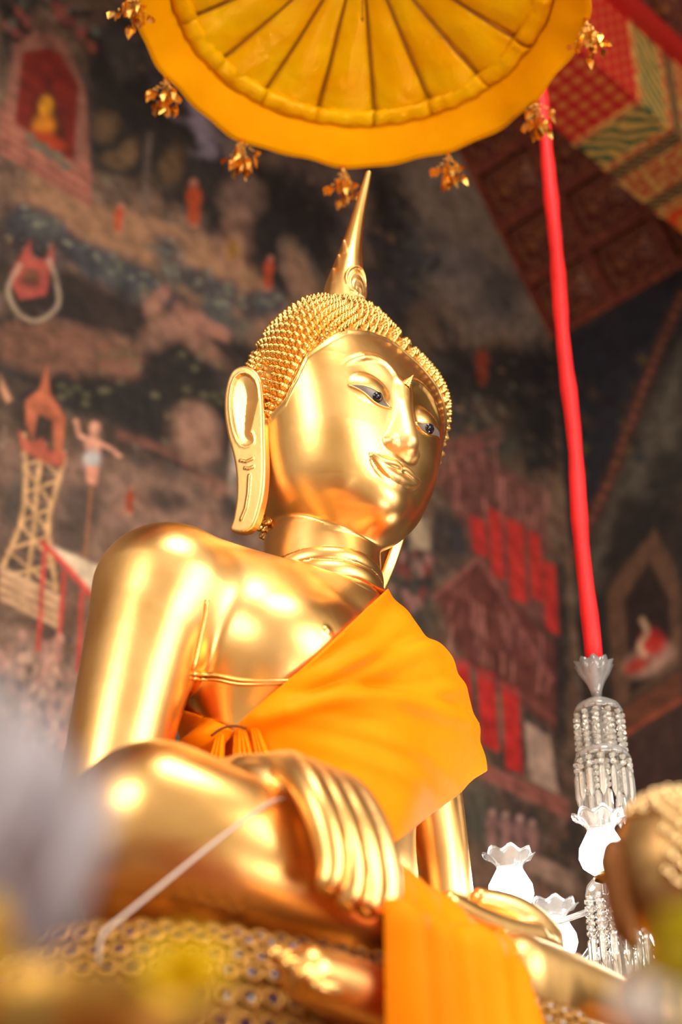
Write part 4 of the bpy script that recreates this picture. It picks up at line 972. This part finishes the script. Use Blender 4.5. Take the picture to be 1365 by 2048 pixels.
for k in range(14):
    a = 2*math.pi*k/14+.1; strand(AX[0]+.100*math.cos(a), AX[1]+.100*math.sin(a), z3-.008, 2, .0235, prism)
for k in range(9):
    a = 2*math.pi*k/9+.5; strand(AX[0]+.060*math.cos(a), AX[1]+.060*math.sin(a), z3-.014, 5, .0235, prism)
for k in range(14):
    a = 2*math.pi*k/14; strand(AX[0]+.100*math.cos(a), AX[1]+.100*math.sin(a), z5-.008, 6, .0235, prism)
for k in range(10):
    a = 2*math.pi*k/10+.4; strand(AX[0]+.060*math.cos(a), AX[1]+.060*math.sin(a), z5-.016, 8, .0235, prism)
# six lamps on glass arms
h2, r2 = np.array([.7071, .7071]), np.array([.7071, -.7071])
body_p = [(.012, -.075), (.045, -.072), (.072, -.050), (.082, -.020), (.078, .012), (.060, .045), (.048, .068)]
frill_p = [(.048, .066), (.047, .080), (.055, .098), (.074, .118), (.092, .126)]
for i, (dh, dr, dz) in enumerate([(-.36, -.09, 0), (0, -.37, 0), (.33, -.18, -.07), (.30, .25, -.05), (-.02, .38, 0), (-.32, .22, 0)]):
    q = AX+dh*h2+dr*r2; c = np.array([q[0], q[1], 3.66+dz])
    arm = smooth_path([np.array(at(z5-.02)), np.array([*(AX+(q-AX)*.5), z5-.09+dz]), c+np.array([0, 0, -.16]), c+np.array([0, 0, -.085])], 18)
    ao = tube('lamp_arm', arm, .011, M['glass'], ch, 10)
    V, F = lathe_arrays([(.001, -.115), (.034, -.105), (.040, -.092), (.020, -.080), (.018, -.070)], 20, tuple(c)); link('lamp_cup', mesh_from('lamp_cup', V, F), M['brass'], ch)
    V, F = lathe_arrays(body_p, 32, tuple(c)); sh = link('lamp_globe', mesh_from('lamp_globe', V, F), M['lamp'], ch); sh['label'] = 'glowing white lamp globe'
    so = sh.modifiers.new('thickness', 'SOLIDIFY'); so.thickness = .003
    V, F = lathe_arrays(frill_p, 48); V = V.copy(); a = np.arctan2(V[:, 1], V[:, 0]); w = np.clip((V[:, 2]-.075)/.05, 0, 1)
    V[:, 2] += .009*np.cos(8*a)*w; m = 1+.06*np.cos(8*a+.6)*w; V[:, 0] *= m; V[:, 1] *= m
    fr = link('ruffled_rim', mesh_from('ruffled_rim', V+c, F), M['glass'], sh); so = fr.modifiers.new('thickness', 'SOLIDIFY'); so.thickness = .004
# ------------------------------------------------------------------ pedestal with gem studs
M['ped'] = noise_col(principled('pedestal_gilt', (.7, .45, .15), .45, .7), S(150, 104, 44), S(200, 150, 76), 16, bump=.4, bscale=60, dist=.01)
M['gem'] = noise_col(principled('gem_dark', (.1, .04, .08), .1), S(70, 28, 40), S(60, 50, 96), 3)
ped = empty('statue_pedestal', (0, 0, 0)); tag(ped, 'gilded pedestal studded with dark gems beneath the seated statue', 'pedestal')
def ped_xy(t, k, cy=-.26): # superellipse outline
    c, s = math.cos(t), math.sin(t); e = 2/2.6
    return np.array([math.copysign(abs(c)**e, c)*(1.34+k), cy+math.copysign(abs(s)**e, s)*(.66+k)])
def tier(name, prof, n=96):
    V = []; F = []
    for k, z in prof:
        for i in range(n): V.append((*ped_xy(2*math.pi*i/n, k), z))
    for r in range(len(prof)-1):
        for i in range(n): F.append((r*n+i, r*n+(i+1) % n, (r+1)*n+(i+1) % n, (r+1)*n+i))
    F.append(tuple(range((len(prof)-1)*n, len(prof)*n))); F.append(tuple(range(n))[::-1])
    return link(name, mesh_from(name, V, F), M['ped'], ped)
tier('seat_cushion', [(-.06, 2.36), (.04, 2.44), (.10, 2.56), (.09, 2.70), (.04, 2.80), (-.06, 2.855)])
tier('waist_tier', [(.14, 1.85), (.14, 1.95), (.0, 2.05), (-.04, 2.2), (.02, 2.34), (.04, 2.358)])
tier('lower_tier', [(.22, 1.0), (.22, 1.2), (.14, 1.32), (.10, 1.70), (.18, 1.80), (.18, 1.85)])
tier('foot_tier', [(.30, .0), (.30, .35), (.24, .5), (.22, .9), (.26, 1.0)])
bmz = bmesh.new(); V, F = [], []
tv, tf = tube_arrays([(.021*math.cos(a), .021*math.sin(a), .003) for a in np.linspace(0, 2*math.pi, 8, endpoint=False)], .0085, 5, False, True)
stud_me = mesh_from('stud', tv, tf); stud_me.materials.append(M['ped'])
bmesh.ops.create_icosphere(bmz, subdivisions=1, radius=.013); gem_me = bm_mesh('gem', bmz, False); gem_me.materials.append(M['gem'])
cnt = 0
prof = np.array([(.04, 2.44), (.10, 2.56), (.09, 2.70), (.04, 2.80), (-.06, 2.855)])
for row, t in enumerate(np.linspace(.4, 3.8, 9)):
    k = np.interp(t, np.arange(5), prof[:, 0]); z = np.interp(t, np.arange(5), prof[:, 1])
    tt = math.pi*.98+(row % 2)*.012
    while tt < math.pi*1.5 and cnt < 300:
        q = ped_xy(tt, k); q2 = ped_xy(tt+.001, k); tg = q2-q; spd = np.linalg.norm(tg)/.001; tt += .052/max(spd, .3)
        nn = np.array([tg[1], -tg[0], 0])/np.linalg.norm(tg); nn[2] = (t-1.0)*.4; nn /= np.linalg.norm(nn)
        o = link('stud', stud_me, None, ped); mw = Matrix.LocRotScale(Vector((q[0], q[1], z))+Vector(nn)*.003, Vector((0, 0, 1)).rotation_difference(Vector(nn)), None); o.matrix_world = mw
        g = bpy.data.objects.new('gem', gem_me); COL.objects.link(g); g.parent = o; cnt += 1

# ------------------------------------------------------------------ altar in front with offerings, close to the camera
ALT = 1.72
M['altar'] = noise_col(principled('altar_lacquer', (.3, .05, .02), .35), S(110, 26, 16), S(140, 60, 26), 5)
alt = empty('offering_altar', (-2.35, -2.3, 0)); tag(alt, 'red lacquered offering table in front of the statue below the frame', 'table')
ux, uy = h2, r2
def alt_pt(a, b): return np.array([CAM[0], CAM[1]])+a*h2+b*r2
c4 = [alt_pt(.75, -.55), alt_pt(3.4, -.55), alt_pt(3.4, 1.0), alt_pt(.75, 1.0)]
V = [(*c, z) for z in (ALT-.05, ALT) for c in c4]; link('table_top', mesh_from('table_top', V, [(0, 1, 2, 3), (7, 6, 5, 4), (0, 4, 5, 1), (1, 5, 6, 2), (2, 6, 7, 3), (3, 7, 4, 0)], False), M['altar'], alt)
for a, b in ((.82, -.48), (3.0, -.48), (3.2, .93), (.82, .93)):
    p2 = alt_pt(a, b); tube('leg', [(*p2, 0), (*p2, .5), (*p2, ALT-.05)], [.03, .035, .04], M['altar'], alt, 10)
# small gilt statue seen out of focus at the right
def fpt(x, y, d): return along(x, y, d)
sc_ = fpt(1356, 1735, 3.4); HSC = .124
M['small_gilt'] = noise_col(principled('dull_gilt', (.5, .3, .12), .42, .8), S(150, 110, 66), S(186, 146, 92), 20)
ss = empty('small_statue', (sc_[0], sc_[1], ALT)); tag(ss, 'small dull gilt statue with knobbly curled hair out of focus at the right', 'statue')
def small_sdf(P):
    q = (P-sc_)/HSC
    d = ellip(q, (0, 0, 0), (.98, 1.05, 1.22))
    d = smin(d, rcone(q, (0, 0, -1.0), (0, 0, -1.7), .55, .6), .2)
    d = smin(d, rcone(q, (-1.1, 0, -2.3), (1.1, 0, -2.3), .5, .5), .4)
    d = smin(d, ellip(q, (0, 0, -4.0), (1.5, 1.0, 2.2)), .3)
    return d*HSC
sculpt_obj('body', lambda P: np.maximum(small_sdf(P), ALT+.001-P[:, 2]), (sc_[0]-.30, sc_[1]-.30, ALT-.02), (sc_[0]+.30, sc_[1]+.30, sc_[2]+.21), .014, M['small_gilt'], ss)
bmz = bmesh.new(); bmesh.ops.create_icosphere(bmz, subdivisions=1, radius=.0150); kn_me = bm_mesh('curl', bmz); M['knob'] = principled('highlight_gilt_knob', S(236, 204, 150), .12, 1.0); kn_me.materials.append(M['knob'])  # curls coloured paler than the body to carry their glossy highlights
ncur = 0
for i in range(340):
    zz = 1-2*(i+.5)/340; r = math.sqrt(1-zz*zz); d = np.array([r*math.cos(ga*i), r*math.sin(ga*i), zz])
    if zz < -.45 or (d[:2] @ np.array([-.94, .34]) > .72 and zz < .55): continue
    q = sc_+d*np.array([.98, 1.05, 1.22])*HSC*1.02
    if (CAM-q) @ d < -.1 or ncur >= 300: continue
    o = link('curl', kn_me, None, ss); o.location = q; ncur += 1
ear = [sc_+HSC*np.array(v) for v in ((-.80, .62, .35), (-.95, .55, .1), (-.93, .52, -.4), (-.86, .50, -1.0), (-.74, .45, -1.35))]
M['dark_gilt'] = principled('dark_gilt', S(120, 70, 26), .5, .6)
tube('ear', smooth_path(ear, 14), np.interp(np.linspace(0, 1, 14), [0, .3, .8, 1], [.016, .032, .027, .011]), M['dark_gilt'], ss, 8)
# flower builder
def petal(L, W, cup):
    V = []; F = []
    for i in range(5):
        t = i/4; w = W*math.sin(math.pi*min(.98, .12+.86*t))
        for s in (-1, 0, 1): V.append((L*t, s*w, cup*L*t*t+.15*abs(s)*w))
    for i in range(4):
        for j in range(2): F.append((i*3+j, i*3+j+1, (i+1)*3+j+1, (i+1)*3+j))
    return mesh_from('petal', V, F)
M['yellow'] = principled('yellow_petal', S(246, 214, 0), .6); M['lime'] = principled('lime_petal', S(200, 196, 10), .6); M['white_p'] = principled('white_petal', (.66, .65, .72), .6)
M['stem'] = principled('stem_green', S(86, 110, 50), .6); M['bowl'] = noise_col(principled('bowl_gold', (.6, .38, .1), .4, .8), S(176, 126, 50), S(200, 150, 70), 8); M['jasmine'] = principled('jasmine_white', (.85, .82, .78), .7)
pet = {k: petal(*v) for k, v in dict(y=(.046, .017, .25), w=(.14, .028, .20), l=(.045, .016, .3)).items()}
def bloom(name, c, kind, mat, rings, label, cat, group=None, foot=None, up=(0, 0, 1)):
    root = empty(name, tuple(c)); tag(root, label, cat, group); pm_ = pet[kind]
    pm_.materials.clear(); pm_.materials.append(M[mat])
    R0 = Vector((0, 0, 1)).rotation_difference(Vector(up)).to_matrix()
    for ri, (n, tilt, s) in enumerate(rings):
        for i in range(n):
            o = link('petal', pm_, None, root)
            o.matrix_world = Matrix.Translation(Vector(c)) @ (R0 @ Matrix.Rotation(2*math.pi*(i+.5*ri)/n, 3, 'Z') @ Matrix.Rotation(-tilt, 3, 'Y')).to_4x4() @ Matrix.Scale(s, 4)
    if foot is not None: tube('stem', smooth_path([np.array(c), np.array(c)*.5+np.array(foot)*.5+np.array([.01, .01, 0]), np.array(foot)], 8), .004, M['stem'], root, 6)
    return root
# gold bowl with yellow flowers, lower left
bc = fpt(175, 2010, 1.62); bc[2] = max(bc[2], ALT+.05); by = bc[2]-ALT
V, F = lathe_arrays([(.001, -by), (.07, -by), (.06, -by+.012), (.025, -by*.6), (.035, -by*.45), (.095, -.045), (.128, 0), (.122, 0), (.09, -.035), (.001, -.05)], 28, tuple(bc))
bw = link('offering_bowl', mesh_from('offering_bowl', V, F), M['bowl']); tag(bw, 'blurred gold offering bowl in the lower left foreground', 'bowl')
ringsY = [(12, .25, 1), (12, .65, .9), (10, 1.0, .75), (6, 1.35, .5)]
for (x, y, d), lab in zip([(370, 1965, 1.52), (0, 1885, 1.60)], ['blurred bright yellow flower beside the gold bowl rim', 'blurred yellow flower at the left frame edge']):
    c = fpt(x, y, d); bloom('yellow_flower', c, 'y', 'yellow', ringsY, lab, 'flower', 'yellow flowers in the foreground', up=(-.55, -.55, .35), foot=(bc[0]+(c[0]-bc[0])*.4, bc[1]+(c[1]-bc[1])*.4, bc[2]-.03))
ringsW = [(6, 1.05, 1.15), (6, 1.25, 1.15), (5, 1.45, 1.1)]
for (x, y, d), lab in zip([(-70, 1790, 1.25), (75, 1915, 1.32)], ['tall white lotus bud blurred at the left edge', 'lower white lotus bud blurred in front of the golden knee']):
    c = fpt(x, y, d); bloom('white_lotus', c, 'w', 'white_p', ringsW, lab, 'flower', 'white lotus buds in the foreground', (c[0], c[1], ALT))
c = fpt(1352, 1975, 1.45); bloom('lime_flower', c, 'l', 'lime', ringsY, 'blurred lime yellow flower at the lower right edge', 'flower', None, (c[0], c[1], ALT))
c = fpt(1375, 1890, 1.75); bloom('lime_flower', c, 'l', 'lime', ringsY, 'higher lime yellow flower cut by the right edge', 'flower', None, (c[0], c[1], ALT))
jc = fpt(1290, 2012, 1.5); jr = empty('jasmine_ball', tuple(jc)); tag(jr, 'small white jasmine ball blurred at the lower right corner', 'flower')
bmz = bmesh.new(); bmesh.ops.create_icosphere(bmz, subdivisions=2, radius=.0075); jm = bm_mesh('bud', bmz); jm.materials.append(M['jasmine'])
for i in range(46):
    zz = 1-2*(i+.5)/46; r = math.sqrt(1-zz*zz); o = link('bud', jm, None, jr); o.location = jc+.018*np.array([r*math.cos(ga*i), r*math.sin(ga*i), zz])
tube('stem', [jc, (jc[0], jc[1], ALT)], .003, M['stem'], jr, 6)
